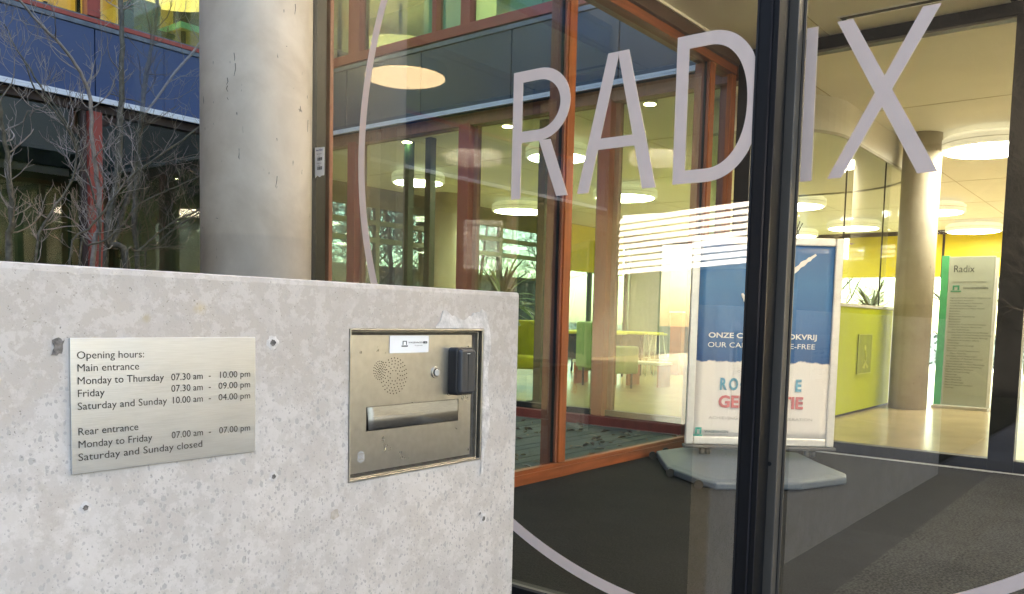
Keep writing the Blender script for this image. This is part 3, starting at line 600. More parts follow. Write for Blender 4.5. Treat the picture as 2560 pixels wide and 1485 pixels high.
# furniture in the left lobby
YEL=mat('yellow_furniture',(.62,.60,.05),.5); GREYB=mat('grey_fabric',(.07,.075,.07),.8); REDO=mat('orange_red_furniture',(.5,.13,.05),.5)
def tablething(x,y,wx,wy,z,label,top=YEL):
    t=thing('table',label,'table',(x,y,0),'yellow tables in the lobby')
    box('tabletop',x-wx/2,x+wx/2,y-wy/2,y+wy/2,z,z+.045,top,t,bevel=.01)
    box('front_panel',x-wx/2+.1,x-wx/2+.13,y-wy/2+.05,y+wy/2-.05,z-.42,z-.002,GREYB,t)
    for dx in (-1,1):
        for dy in (-1,1): MB().tube([(x+dx*(wx/2-.08),y+dy*(wy/2-.08),z-.001),(x+dx*(wx/2-.05),y+dy*(wy/2-.05),0)],.02,8).build('leg',BLACKF,t)
tablething(12.3,8.1,.9,1.1,.74,'yellow topped table with grey front panel right of the timber mullion')
tablething(13.6,8.3,.8,1.6,.74,'second yellow table behind the first one in the lobby')
def armchair(x,y,rz,label,m):
    t=thing('armchair',label,'chair',(x,y,0),'lounge chairs in the lobby'); c,s_=math.cos(rz),math.sin(rz)
    def rb_(cx,cy_,cz,ax,ay,az): return V(x+cx*c-cy_*s_,y+cx*s_+cy_*c,cz),V(ax*c,ax*s_,0),V(-ay*s_,ay*c,0),V(0,0,az)
    for nm,a in (('seat',(0,0,.36,.3,.32,.09)),('backrest',(.30,0,.62,.07,.34,.34)),('arm',(0,.36,.42,.3,.05,.20)),('arm',(0,-.36,.42,.3,.05,.20))):
        MB().obox(*rb_(*a)).build(nm,m,t,bevel=.03,seg=3)
    for dx in (-.25,.25):
        for dy in (-.3,.3):
            p=V(x+dx*c-dy*s_,y+dx*s_+dy*c,0); MB().tube([p,p+V(0,0,.28)],.016,8).build('leg',BLACKF,t)
armchair(9.6,7.35,.3,'bright yellow armchair at the right end of the low concrete wall',YEL)
armchair(10.6,6.6,2.6,'pale green lounge chair behind the first timber mullion',mat('pale_green_fabric',(.35,.5,.2),.6))
t=thing('orange_cabinet','narrow orange cabinet left of the poster stand, high stool beside','cabinet',(14.2,7.4,0)); box('body',14.0,14.4,7.15,7.38,0,1.15,REDO,t,bevel=.006); box('top',13.98,14.42,7.13,7.4,1.151,1.18,WHITE,t); box('door',13.985,13.999,7.17,7.36,.05,1.1,REDO,t)
def stool(x,y,label):
    t=thing('bar_stool',label,'stool',(x,y,0),'white legged bar stools in the lobby'); MB().cyl((x,y,.74),.17,.035,24).build('seat',YEL,t,bevel=.01)
    for k in range(4):
        a=k*1.5708+.78; MB().tube([(x+.10*math.cos(a),y+.10*math.sin(a),.739),(x+.2*math.cos(a),y+.2*math.sin(a),0)],.010,6).build('leg',WHITE,t)
    MB().tube([(x+.16*math.cos(a_*.3927),y+.16*math.sin(a_*.3927),.3) for a_ in range(17)],.007,5).build('footrest',WHITE,t)
stool(13.3,7.25,'white legged bar stool nearest the orange cabinet'); stool(13.9,7.9,'white legged bar stool further left of the orange cabinet'); 
def bench(x,y,label):
    t=thing('low_bench',label,'bench',(x,y,0),'low wooden benches in the lobby'); box('seat',x-.2,x+.2,y-.3,y+.3,.33,.37,WHITE,t,bevel=.005); box('side',x-.18,x+.18,y-.28,y-.25,0,.329,REDO,t); box('side',x-.18,x+.18,y+.25,y+.28,0,.329,REDO,t)
bench(10.9,7.0,'low white topped bench in front of the yellow table'); bench(11.3,6.3,'low white topped bench nearer the poster stand')
# dark green posts behind facade glass, fire sign
for i,(x,y) in enumerate([(8.0,8.18),(8.0,7.78),(8.0,5.93)]):
    t=thing('green_post',['dark green steel post nearest the white ring','dark green steel post second from the white ring','dark green steel post behind the leg of the letter R'][i],'post',(x,y,0),'dark green steel posts behind the glass')
    box('shaft',x-.05,x+.05,y-.05,y+.05,.012,3.295,mat('bottle_green_steel',(.015,.045,.025),.5) if i==0 else bpy.data.materials['bottle_green_steel'],t); box('base_plate',x-.1,x+.1,y-.1,y+.1,0,.011,BLACKF,t)
t=thing('info_post','dark square post with white notice and red fire sign inside the lobby','post',(9.6,5.85,0)); box('shaft',9.55,9.65,6.02,6.13,0,3.29,BROWNW,t); box('notice',9.54,9.549,6.03,6.12,1.42,1.62,WHITE,t); box('fire_sign',9.54,9.549,6.03,6.12,1.24,1.35,mat('fire_red',(.6,.04,.03),.4),t)
box('flame_mark',9.537,9.5395,6.05,6.08,1.26,1.33,WHITE,t)
# wall cupboard panels in office A
for i,x in enumerate((5.2,2.2)):
    t=thing('round_lamp',['small warm lamp deep behind the lower left window','small warm lamp behind the tree in the lower left window'][i],'lamp',(x+1.9,12.2,2.9),'small lamps in the ground floor office'); MB().cyl((x+1.9,12.2,2.9),.12,.02,20).build('diffuser',SPOT,t); MB().cyl((x+1.9,12.2,2.921),.13,.06,20).build('drum',WHITE,t); MB().cyl((x+1.9,12.2,2.982),.01,.318,6).build('stem',WHITE,t)
t=thing('bicycle','bicycle parked outside the far window beside the directory sign','bicycle',(24.0,2.95,0))
for yy in (3.45,2.45):
    MB().tube([(24,yy+.33*math.cos(a*.2618),.33+.33*math.sin(a*.2618)) for a in range(25)],.022,6).build('wheel',BLACKG,t)
MB().tube([(24,3.45,.33),(24,3.1,.8),(24,2.6,.8),(24,2.95,.33),(24,3.1,.8)],.02,6).tube([(24,2.45,.33),(24,2.6,.85),(24,2.6,.98)],.018,6).tube([(24,2.45,.33),(24,2.95,.33)],.016,6).build('frame',mat('bicycle_green',(.02,.15,.07),.3),t)
MB().tube([(23.8,2.62,1.0),(24,2.58,.98),(24.2,2.62,1.0)],.014,6).build('handlebar',BLACKF,t); MB().obox((24,3.15,.92),(.07,0,0),(0,.13,0),(0,0,.03)).build('saddle',BLACKG,t,bevel=.02)

# ================================================================== VESTIBULE TIMBER WALL (y=3.013)
T=thing('timber_glass_wall','orange timber framed glass side wall of the entrance vestibule','glass wall',(4.4,3.013,0))
YO=3.013; YG=3.056
ms=[(2.455,2.476),(4.294,4.370),(6.24,6.316),(6.62,6.715)]
box('sill',2.16,6.72,YO,YO+.14,-.03,.058,ORANGES,T,bevel=.003); box('sill_bead',2.16,6.72,YO+.004,YG-.003,.059,.085,ORANGES,T,bevel=.002)
for i,(a,b_) in enumerate(ms):
    zt=3.045
    MB().box(a,b_,YO+.001,YG-.001,.088,zt).build('mullion',ORANGE if i else BROWNW,T,bevel=.003)
    if 0<i<3:
        box('mullion_groove',a-.014,a-.002,YG-.004,YG+.013,.088,zt,BLACKG,T)
        box('mullion_back',a-.005,b_-.002,YG+.002+.013,YO+.14,.06,zt,BROWNW,T)
        box('mullion_lip',a-.02,a-.001,YO+.012,YO+.028,.089,zt,BROWNW,T)
box('dark_jamb',2.16,2.45,YO+.02,YO+.14,.06,3.2,mat('dark_green_jamb',(.006,.010,.010),.4),T)
for a,b_ in ((2.476,4.29),(4.37,6.236),(6.316,6.62)):
    box('window_pane',a+.001,b_,YG,YG+.012,.088,3.05,GLO,T)
box('head_beam',2.16,6.72,YO,YO+.14,3.052,3.12,ORANGES,T,bevel=.003); box('head_beam',2.16,6.72,YO-.03,YO+.14,3.121,3.229,mat('dark_timber_fascia',(.075,.038,.024),.5),T,bevel=.003)
box('ceiling_trim',2.16,6.72,YO-.045,YO-.032,3.21,3.231,VCEIL,T)
# ================================================================== INNER PARTITION (x=6.72)
I=thing('inner_glass_partition','black framed inner glass partition between vestibule and lobby','glass wall',(6.72,0,0))
box('head',6.70,6.80,-3.1,3.0,3.135,3.229,BLACKF,I,bevel=.003); box('head_bead',6.712,6.80,-3.1,3.0,3.118,3.134,GREYF,I)
box('bottom_rail',6.70,6.80,1.0,2.98,.001,.082,BLACKF,I,bevel=.003); box('bottom_rail',6.70,6.80,-3.1,.84,.001,.082,BLACKF,I,bevel=.003)
for a,b_ in ((.84,1.0),(2.86,2.99),(-1.2,-1.05)): box('mullion',6.695,6.805,a,b_,.001,3.134,BLACKF,I,bevel=.003)
box('window_pane',6.745,6.757,1.0,2.86,.083,3.117,GLI,I); box('window_pane',6.745,6.757,-1.05,.84,.083,3.117,GLI,I)
# ceiling hatch
hq=thing('ceiling_hatch','square recessed ceiling hatch with dark joint above the letter X','hatch',(5.9,1.8,3.23))
box('rim',6.345,6.69,.98,2.10,3.2285,3.2318,WHITE,hq); box('dark_joint',6.365,6.69,1.0,2.08,3.2255,3.2283,BLACKG,hq); box('hatch_panel',6.405,6.69,1.04,2.045,3.219,3.225,VCEIL,hq,bevel=.002)
# vestibule lamp seen as a reflection in the timber wall glass
t=thing('vestibule_lamp','large round warm ceiling lamp of the vestibule, mirrored in the glass','lamp',(5.4,.53,3.2))
MB().cyl((5.42,.5,3.13),.38,.098,56).build('drum',WHITE,t,bevel=.01); MB().cyl((5.42,.5,3.122),.36,.006,56).build('diffuser',VLAMP,t)
for lx,ly,lb_ in ((3.3,.45,'round vestibule ceiling lamp nearest the front glass'),(4.6,-1.7,'round vestibule ceiling lamp furthest to the right, over the entrance mat')):  # extra lamps added out of view to brighten the vestibule
    t=thing('vestibule_lamp',lb_,'lamp',(lx,ly,3.2))
    MB().cyl((lx,ly,3.13),.38,.098,56).build('drum',VFILLDRUM,t,bevel=.01); MB().cyl((lx,ly,3.122),.36,.006,56).build('diffuser',VFILL,t)
# vestibule roof and side
MB().box(2.0,6.75,-3.3,3.2,3.37,3.62).build('vestibule_roof',FLASH,kind='structure')
MB().box(.9,1.98,-4.2,2.95,6.3,6.5).build('entrance_canopy',SOFFIT,kind='structure')
box('side_wall',2.1,6.7,-3.3,-3.1,0,3.229,CEIL,kind='structure')
# ================================================================== FRONT GLAZING x=2.127
F=thing('front_glass_wall','large front glass pane lettered RAD with part of a ring, in black frame','glass wall',(2.13,2,0))
XG=2.127
box('window_pane',XG,XG+.012,.9,4.1,.13,3.2,GLF,F)
box('edge_seal',XG-.008,XG+.02,2.705,2.728,.13,3.2,BLACKG,F) if False else None
MB().box(XG-.010,XG-.001,2.702,2.730,.13,3.2).build('edge_seal',BLACKG,F)
box('bottom_rail',XG-.015,XG+.05,.82,4.1,-.03,.122,BLACKF,F,bevel=.003); box('rail_lip',XG-.018,XG-.001,.91,2.70,.123,.131,GREYF,F)
box('top_rail',XG-.02,XG+.05,.82,4.1,3.2,3.30,BLACKF,F)
# fixed stile with grooves
box('stile',XG,XG+.068,.846,.904,.0,3.2,BLACKF,F,bevel=.002); box('stile_ridge',XG-.004,XG-.0005,.862,.8665,.0,3.2,RIDGE,F); box('stile_ridge',XG-.003,XG-.0005,.8455,.8475,.0,3.2,RIDGE,F); box('stile_edge',XG-.003,XG-.0004,.8995,.9045,.0,3.2,BLACKG,F)
def poly(pts,x,th): # pts in (y,z)
    return [(x,y,z) for y,z in pts],(th,0,0)
def letters(name,polys,x,parent):
    mb=MB()
    for i,p in enumerate(polys): 
        th=-.0008-.00012*i; mb.prism([(x,y,z) for y,z in p],(th,0,0))
    return mb.build(name,FILM,parent)
def annulus(cy_,cz,r0,r1,a0,a1,n):
    out=[]
    for i in range(n):
        a=a0+(a1-a0)*i/n; b_=a0+(a1-a0)*(i+1)/n
        out.append([(cy_+r0*math.cos(a),cz+r0*math.sin(a)),(cy_+r1*math.cos(a),cz+r1*math.sin(a)),(cy_+r1*math.cos(b_),cz+r1*math.sin(b_)),(cy_+r0*math.cos(b_),cz+r0*math.sin(b_))])
    return out
def strip_mesh(name,quads,x,parent,th=.0009):
    mb=MB()
    for q in quads:
        vs=[(x,y,z) for y,z in q]+[(x-th,y,z) for y,z in q]; mb.add(vs,[(3,2,1,0),(4,5,6,7),(0,1,5,4),(2,3,7,6)])
    return mb.build(name,FILM,parent)
XL=XG-.0008
# R
def Rshape():
    out=[[(1.706,1.375),(1.706,1.772),(1.668,1.772),(1.668,1.375)]]
    q=[]; cy_=1.602; n=22; ro,ri=.111,.076
    q.append([(1.668,1.772),(cy_,1.772),(cy_,1.737),(1.668,1.737)])
    for i in range(n):
        a=math.pi/2-math.pi*i/n; b_=math.pi/2-math.pi*(i+1)/n; f=lambda r,t:(cy_-r*1.06*math.cos(t),1.661+r*math.sin(t))
        q.append([f(ro,a),f(ro,b_),f(ri,b_),f(ri,a)])
    q.append([(1.668,1.585),(cy_,1.585),(cy_,1.55),(1.668,1.55)])
    leg=[(1.600,1.551),(1.528,1.375),(1.485,1.375),(1.556,1.551)]
    return out,q,leg
a_,q_,leg_=Rshape()
LR=letters('letter',a_+[leg_],XL,F); strip_mesh('letter_bowl',q_,XL,LR)
letters('letter',[[(1.451,1.375),(1.355,1.773),(1.320,1.773),(1.320,1.758),(1.409,1.375)],[(1.320,1.773),(1.285,1.773),(1.183,1.375),(1.227,1.375),(1.318,1.755)],[(1.384,1.531),(1.264,1.531),(1.256,1.499),(1.380,1.499)]],XL,F)
dq=[]; n=34; cy_=1.035
dq.append([(1.131,1.777),(cy_,1.777),(cy_,1.741),(1.131,1.741)]); dq.append([(1.131,1.414),(cy_,1.414),(cy_,1.378),(1.131,1.378)]); dq.append([(1.131,1.741),(1.094,1.741),(1.094,1.414),(1.131,1.414)])
def se(a,rx,ry): 
    c,s_=math.cos(a),math.sin(a); return (cy_-rx*abs(c)**.92,1.5775+ry*math.copysign(abs(s_)**.92,s_))
for i in range(n):
    a=math.pi/2-math.pi*i/n; b_=math.pi/2-math.pi*(i+1)/n
    pp=[se(a,.152,.1995),se(b_,.152,.1995),se(b_,.113,.1635),se(a,.113,.1635)]
    pp=[(max(y,.9055),z) for y,z in pp]
    if len(set(round(p[0],4) for p in pp))>1: dq.append(pp)
strip_mesh('letter',dq,XL,F)
# ring on the left pane: angles measured in (y,z); y>.905
CR=(1.02,1.571)
ring=[q for q in annulus(CR[0],CR[1],1.388,1.422,R(-110),R(70),120) if min(p[0] for p in q)>.906 and max(p[1] for p in q)<3.19 and min(p[1] for p in q)>.13]
strip_mesh('ring_film',ring,XL,F)
# sticker on glass
s_=thing('barcode_label','small white torn barcode label on the glass beside the concrete column','label',(XG-.002,2.66,1.585))
MB().prism([(XG-.0012,2.697,1.643),(XG-.0012,2.640,1.640),(XG-.0012,2.640,1.532),(XG-.0012,2.655,1.532),(XG-.0012,2.668,1.527),(XG-.0012,2.682,1.534),(XG-.0012,2.695,1.525)],(-.0008,0,0)).build('paper',mat('label_paper',(.74,.76,.80),.5,var=.02),s_)
mb=MB()
for zz,k in ((1.590,9),(1.555,9)):
    for i in range(k): 
        y=2.680-i*.0033; mb.box(XG-.0026,XG-.0021,y,y-.0012-.0012*(i%3==0),zz,zz+.013)
mb.build('barcode',BLACKT,s_)
text('lettering',[('Assa Abloy',(XG-.0021,2.690,1.628),.007,.040,.0002)],mat('label_blue',(.02,.04,.25),.5),s_,(0,-1,0),(-1,0,0))
text('small_print',[('Serial nr.',(XG-.0021,2.685,1.614),.0055,.030),('Type',(XG-.0021,2.678,1.606),.004,.014),('Order nr.',(XG-.0021,2.685,1.578),.0055,.030),('Date',(XG-.0021,2.678,1.571),.004,.014)],BLACKT,s_,(0,-1,0),(-1,0,0))
# sliding door x=2.237
D=thing('sliding_glass_door','sliding glass door lettered IX right of the black post','door',(2.237,-.2,0))
XR=2.237
box('window_pane',XR,XR+.012,-1.2,.822,.13,3.1,GLF,D)
box('stile',XR-.037,XR-.0005,.824,.875,.02,3.15,GREYF,D,bevel=.002); box('stile_gasket',XR-.0004,XR+.02,.8225,.875,.02,3.15,BLACKG,D)
box('pane_edge',XR-.004,XR-.0005,.8155,.8215,.14,3.1,GREYF,D)
box('bottom_rail',XR-.03,XR+.03,-1.2,.82,.02,.12,BLACKF,D); box('top_rail',XR-.03,XR+.03,-1.2,.82,3.11,3.2,BLACKF,D)
MB().cyl((XR-.038,.845,.62),.006,.0008,10,axis='x').build('keyhole',BLACKG,D)
XLR=XR-.0008
letters('letter',[[(.8135,1.376),(.8135,1.772),(.784,1.772),(.782,1.376)]],XLR,D)
letters('letter',[[(.736,1.774),(.697,1.774),(.479,1.374),(.525,1.374)],[(.742,1.378),(.534,1.771),(.493,1.771),(.706,1.378)]],XLR,D)
ring=[q for q in annulus(CR[0],CR[1],1.372,1.405,R(-180),R(180),200) if max(p[0] for p in q)<.80 and min(p[0] for p in q)>-1.2 and max(p[1] for p in q)<3.1 and min(p[1] for p in q)>.13]
strip_mesh('ring_film',ring,XLR,D)
box('door_track',2.127,2.30,-3.0,4.1,3.301,3.36,BLACKF,F)

# ================================================================== COLUMN
HOLEC=mat('dark_crack',(.09,.075,.06),.9)
ct=thing('concrete_column','round smooth beige concrete column between the courtyard view and the glass','column',(1.884,2.731,0))
MB().cyl((1.884,2.731,-.03),.2,6.328,96).build('shaft',COLC,ct)

for c_ in [[(1.7159, 2.6217, 1.8882), (1.7175, 2.6193, 1.8706), (1.7167, 2.6205, 1.8612)], [(1.7183, 2.6181, 1.8531), (1.7191, 2.617, 1.8342), (1.7159, 2.6217, 1.8098)], [(1.7035, 2.6437, 1.8049), (1.7048, 2.641, 1.7912), (1.7021, 2.6466, 1.7805)], [(1.7041, 2.6424, 1.7777), (1.7021, 2.6466, 1.7669), (1.7048, 2.641, 1.7559)], [(1.7034, 2.6438, 1.7369), (1.7055, 2.6397, 1.7286)], [(1.9035, 2.5315, 2.0895), (1.9055, 2.5317, 2.0763), (1.9019, 2.5313, 2.0531)], [(1.832, 2.5374, 1.61), (1.8334, 2.537, 1.6005)], [(1.8338, 2.5369, 1.478), (1.8325, 2.5372, 1.4611), (1.8283, 2.5384, 1.4383)], [(1.9237, 2.5345, 1.7295), (1.9258, 2.5349, 1.7257)], [(1.8666, 2.5313, 1.9345), (1.8698, 2.531, 1.9325)], [(1.6878, 2.6897, 1.3235), (1.7118, 2.6283, 1.3116)], [(1.9811, 2.5556, 1.7037), (1.9785, 2.5542, 1.6598)]]:
    MB().tube(c_,[.0011]*(len(c_)-1)+[.0005],4).build('surface_crack',HOLEC,ct)
# ================================================================== LOW WALL
W=thing('low_concrete_wall','low pale mottled concrete wall carrying the hours plate and letterbox panel','wall',(0.5,1.233,0))
YW=1.233; x0,x1,zt=-1.83,1.581,1.058
hx0,hx1,hz0,hz1=1.055,1.447,.673,.9715
# front face with hole, built as body pieces meeting edge to edge (one mesh)
def wall_mesh():
    mb=MB(); y0=YW; y1=YW+.07; xs=[x0,hx0,hx1,x1]; zs=[-.03,hz0,hz1,zt]; ch=.006
    idx={}
    def vv(x,y,z):
        k=(round(x,5),round(y,5),round(z,5))
        if k not in idx: idx[k]=len(mb.v); mb.v.append(Vector((x,y,z)))
        return idx[k]
    def quad(*p): mb.f.append([vv(*q) for q in p]); mb.m.append(0); mb.sm.append(False)
    zs_=[-.03,hz0,hz1,zt-ch]; xs_=[x0,hx0,hx1,x1-ch]
    for i in range(3):
        for j in range(3):
            if (i==1 and j==1) or j==2: continue
            quad((xs_[i],y0,zs_[j]),(xs_[i+1],y0,zs_[j]),(xs_[i+1],y0,zs_[j+1]),(xs_[i],y0,zs_[j+1]))
    # chamfers
    rr=random.Random(13); NX=420; tops=[]
    w_=0
    for i in range(NX+1):
        x=x0+(x1-ch-x0)*i/NX; w_=.7*w_+rr.uniform(-.0006,.0006); chip=rr.random()<.035
        j=0 if i in (0,NX) else w_-(.004*rr.random() if chip else 0); tops.append((x,j))
    def fz(x): return zt-ch
    prevx=None
    for i in range(NX):
        (xa,ja),(xb,jb)=tops[i],tops[i+1]
        quad((xa,y0,zt-ch+ja-.004),(xb,y0,zt-ch+jb-.004),(xb,y0+.0018,zt-ch*.3+jb*.7),(xa,y0+.0018,zt-ch*.3+ja*.7))
        quad((xa,y0+.0018,zt-ch*.3+ja*.7),(xb,y0+.0018,zt-ch*.3+jb*.7),(xb,y0+ch,zt),(xa,y0+ch,zt))
        quad((xa,y0,hz1),(xb,y0,hz1),(xb,y0,zt-ch+jb-.004),(xa,y0,zt-ch+ja-.004))
    for j in range(3): quad((x1-ch,y0,zs_[j]),(x1,y0+ch,zs_[j]),(x1,y0+ch,zs_[j+1]),(x1-ch,y0,zs_[j+1]))
    mb.f.append([vv(x1-ch,y0,zt-ch),vv(x1,y0+ch,zt-ch),vv(x1-ch,y0+ch,zt)]); mb.m.append(0); mb.sm.append(False)
    for i in range(3): quad((xs_[i],y0+ch,zt),(xs_[i+1],y0+ch,zt),(xs_[i+1],y1,zt),(xs_[i],y1,zt))
    mb.f.append([vv(x1-ch,y0+ch,zt),vv(x1,y0+ch,zt-ch),vv(x1,y1,zt-ch),vv(x1-ch,y1,zt)]); mb.m.append(0); mb.sm.append(False)
    for j in range(3): quad((x1,y0+ch,zs_[j]),(x1,y1,zs_[j]),(x1,y1,zs_[j+1]),(x1,y0+ch,zs_[j+1]))
    quad((x0,y1,-.03),(x1,y1,-.03),(x1,y1,zt-ch),(x0,y1,zt-ch)); mb.f[-1].reverse()
    quad((x0,y1,zt-ch),(x1,y1,zt-ch),(x1-ch,y1,zt),(x0,y1,zt)); mb.f[-1].reverse()
    quad((x0,y1,-.03),(x0,y0,-.03),(x0,y0,zt-ch),(x0,y0+ch,zt),(x0,y1,zt))
    # recess
    d=.03
    quad((hx0,y0,hz1),(hx1,y0,hz1),(hx1,y0+d,hz1),(hx0,y0+d,hz1)); quad((hx0,y0+d,hz0),(hx1,y0+d,hz0),(hx1,y0,hz0),(hx0,y0,hz0))
    quad((hx0,y0+d,hz0),(hx0,y0,hz0),(hx0,y0,hz1),(hx0,y0+d,hz1)); quad((hx1,y0,hz0),(hx1,y0+d,hz0),(hx1,y0+d,hz1),(hx1,y0,hz1)); quad((hx0,y0+d,hz0),(hx0,y0+d,hz1),(hx1,y0+d,hz1),(hx1,y0+d,hz0)); mb.f[-1].reverse()
    return mb
wm=wall_mesh(); org=ORG[W]
# keep object coords = world for the material
ORG_save=ORG[W]; W.location=(0,0,0); ORG[W]=Vector((0,0,0))
body=wm.build('wall_body',WALLC,W)
# ragged mortar repair round the panel: irregular patches slightly proud
random.seed(21)
def blob(cx,cz,pts,th,mi=0):
    return [(cx+p[0],YW,cz+p[1]) for p in pts]
def ragged(outline,amp,step=.008):
    out=[]
    for i in range(len(outline)):
        a=Vector(outline[i]);b_=Vector(outline[(i+1)%len(outline)]); k=max(1,int((b_-a).length/step))
        for j in range(k):
            p=a.lerp(b_,j/k); out.append((p.x+random.uniform(-amp,amp),p.y+random.uniform(-amp,amp)))
    return out
rep=MB()
def rag_strip(inner,outer_off,amp):
    # strip between inner polyline and jittered outer polyline
    n=len(inner); 
    for i in range(n-1):
        pass
def strip_between(p,q,y,mb):
    n=len(p); b=len(mb.v)
    for a,c in zip(p,q): mb.v+= [Vector((a[0],y,a[1])),Vector((c[0],y,c[1])),Vector((c[0],YW+.0005,c[1]))]
    for i in range(n-1):
        k=b+3*i; mb.f+= [[k,k+3,k+4,k+1],[k+1,k+4,k+5,k+2]]; mb.m+=[0,0]; mb.sm+=[False,False]
def sub(a,b_,n): return [(a[0]+(b_[0]-a[0])*i/n,a[1]+(b_[1]-a[1])*i/n) for i in range(n)]
# path: from top middle to right, down right side
inn=sub((hx0+.235,hz1+.001),(hx1+.001,hz1+.001),22)+sub((hx1+.001,hz1+.001),(hx1+.001,hz0-.03),34)+[(hx1+.001,hz0-.035)]
outp=[]
for i,(a,c) in enumerate(inn):
    if i<22: base=(a,c+.030+.010*math.sin(i*.33+1)+random.uniform(-.0035,.0035)) if i>2 else (a,c+.006*i+.003)
    elif i<26: base=(a+.006+.006*(i-22)+random.uniform(-.001,.001),c+.036-(i-22)*.007)
    else: base=(a+.022+.005*math.sin(i*.33)+random.uniform(-.0018,.0018)-(.0 if i<48 else .015*(i-48)/8),c)
    outp.append(base)
inn[22:26]=[(hx1+.001,hz1+.001)]*4
strip_between(inn,outp,YW-.0022,rep)
for f in rep.f: f.reverse()
rep.build('mortar_repair',MORTAR,W)
# anchor holes, chips: dark recess discs with raised irregular rim
HOLEM=mat('hole_shadowed_aggregate',(.17,.15,.135),.9,var=.5,scale=120,bump=.8,bscale=200)
def hole(x,z,r,name='anchor_hole',sx=1):
    n=18; ring=[];random.seed(int(x*1000)+int(z*777))
    mb=MB(); ro=[];ri=[]
    for i in range(n):
        a=2*math.pi*i/n; k=random.uniform(.85,1.25); ro.append(V(x+r*1.7*k*sx*math.cos(a),YW-.0004,z+r*1.7*k*math.sin(a))); ri.append(V(x+r*k*.8*sx*math.cos(a),YW-.0016,z+r*k*.8*math.sin(a)))
    k0=len(mb.v); mb.v+=ro+ri
    for i in range(n):
        j=(i+1)%n; mb.f.append([k0+i,k0+j,k0+n+j,k0+n+i]); mb.m.append(0); mb.sm.append(True)
    o=mb.build(name,MORTAR,W)
    m2=MB(); c=V(x+r*.15,YW-.0004,z+r*.1); k0=0; m2.v=[c]+[V(p.x,YW-.0012,p.z) for p in ri]
    for i in range(n): m2.f.append([0,1+i,1+(i+1)%n]); m2.m.append(0); m2.sm.append(False)
    m2.build('hole_core',HOLEM,o)
for x,z,r in ((.883,.945,.0068),(.885,.709,.0052),(.560,.707,.0048),(1.462,.532,.0068),(1.448,.547,.004)): hole(x,z,r)
random.seed(5)
ch=MB(); pl=ragged([(.517,.952),(.527,.956),(.531,.951),(.534,.953),(.530,.934),(.524,.931),(.516,.930),(.520,.941)],.0009,.003); ch.prism([(x,YW-.0011,z) for x,z in pl],(0,-.0005,0)); ch.build('chipped_patch',HOLEM,W)
ch=MB(); ch.prism([(x,YW-.0010,z) for x,z in ragged([(1.015,.625),(1.03,.628),(1.033,.615),(1.022,.606),(1.014,.612)],.0015,.004)],(0,-.0003,0)); ch.build('chipped_patch',mat('tan_chip',(.42,.36,.30),.9,var=.2,scale=90),W)

# ------------------------------------------------------------------ opening hours plate
ALU=brushed('brushed_aluminium_plate',(.64,.655,.70),.34,(.5,1,14),.05)
pt=thing('opening_hours_plate','brushed aluminium opening hours plate with black text on the concrete wall','sign',(.69,YW,.76)); 
px0,px1,pz0,pz1=.5405,.8455,.7588,.9553
MB().box(px0,px1,YW-.0036,YW-.0006,pz0,pz1).build('plate',ALU,pt,bevel=.0006)
c0=.5488; yy=YW-.0037
L_=[('Opening hours:',(c0,yy,.9252),.0112,.100),('Main entrance',(c0,yy,.9070),.0112,.092),('Monday to Thursday',(c0,yy,.8884),.0112,.1315),('Friday',(c0,yy,.8702),.0112,.0395),('Saturday and Sunday',(c0,yy,.8516),.0112,.1365),
('Rear entrance',(c0,yy,.8148),.0112,.090),('Monday to Friday',(c0,yy,.7962),.0112,.112),('Saturday and Sunday closed',(c0,yy,.7776),.0112,.1965),
('07.30 am',(.6921,yy,.8880),.0110,.0545),('07.30 am',(.6921,yy,.8700),.0110,.0545),('10.00 am',(.6921,yy,.8514),.0110,.0545),('07.00 am',(.6921,yy,.7964),.0110,.0545),
('-',(.7565,yy,.8885),.0112,.0045),('-',(.7565,yy,.8702),.0112,.0045),('-',(.7565,yy,.8517),.0112,.0045),('-',(.7565,yy,.7966),.0112,.0045),
('10.00 pm',(.7745,yy,.8882),.0110,.0605),('09.00 pm',(.7745,yy,.8702),.0110,.0605),('04.00 pm',(.7745,yy,.8513),.0110,.0605),('07.00 pm',(.7755,yy,.7963),.0110,.0595)]
text('lettering',L_,mat('engraved_black',(.035,.035,.037),.5),pt,(1,0,0),(0,-1,0))

# ------------------------------------------------------------------ letterbox / intercom panel
STEEL=brushed('tarnished_stainless',(.59,.58,.56),.30,(1,.2,1),.06,stain=.3,tarn=(.44,.405,.33)); STEELF=brushed('stainless_frame',(.55,.52,.47),.35,(1,1,1),.12,stain=.3)
lb=thing('letterbox_intercom_panel','recessed stainless steel letterbox and intercom panel with black card reader','letterbox',(1.25,YW,.68))
fx0,fx1,fz0,fz1=hx0+.001,hx1-.001,hz0+.001,hz1-.001
# angled frame : outer lip, inner lip
def framep(name,a0,a1,b0,b1,w_,ya,yb,m,bev=.0008):
    MB().box(a0,a1,ya,yb,b1-w_,b1).box(a0,a1,ya,yb,b0,b0+w_).box(a0,a0+w_,ya,yb,b0+w_,b1-w_).box(a1-w_,a1,ya,yb,b0+w_,b1-w_).build(name,m,lb,bevel=bev)
framep('outer_frame',fx0,fx1,fz0,fz1,.0035,YW-.002,YW+.028,STEELF); framep('inner_frame',fx0+.004,fx1-.010,fz0+.004,fz1-.005,.0022,YW+.004,YW+.028,STEELF)
STEELD=brushed('dull_steel_flap',(.40,.385,.355),.45,(1,1,6),.08,stain=.3)
REBATEM=mat('dark_rebate',(.10,.085,.07),.6,var=.4,scale=60)  # mottled dark brown backing between frame and plate
MB().box(fx0+.0036,fx1-.0036,YW+.014,YW+.027,fz0+.0036,fz1-.0036).build('rebate',REBATEM,lb)
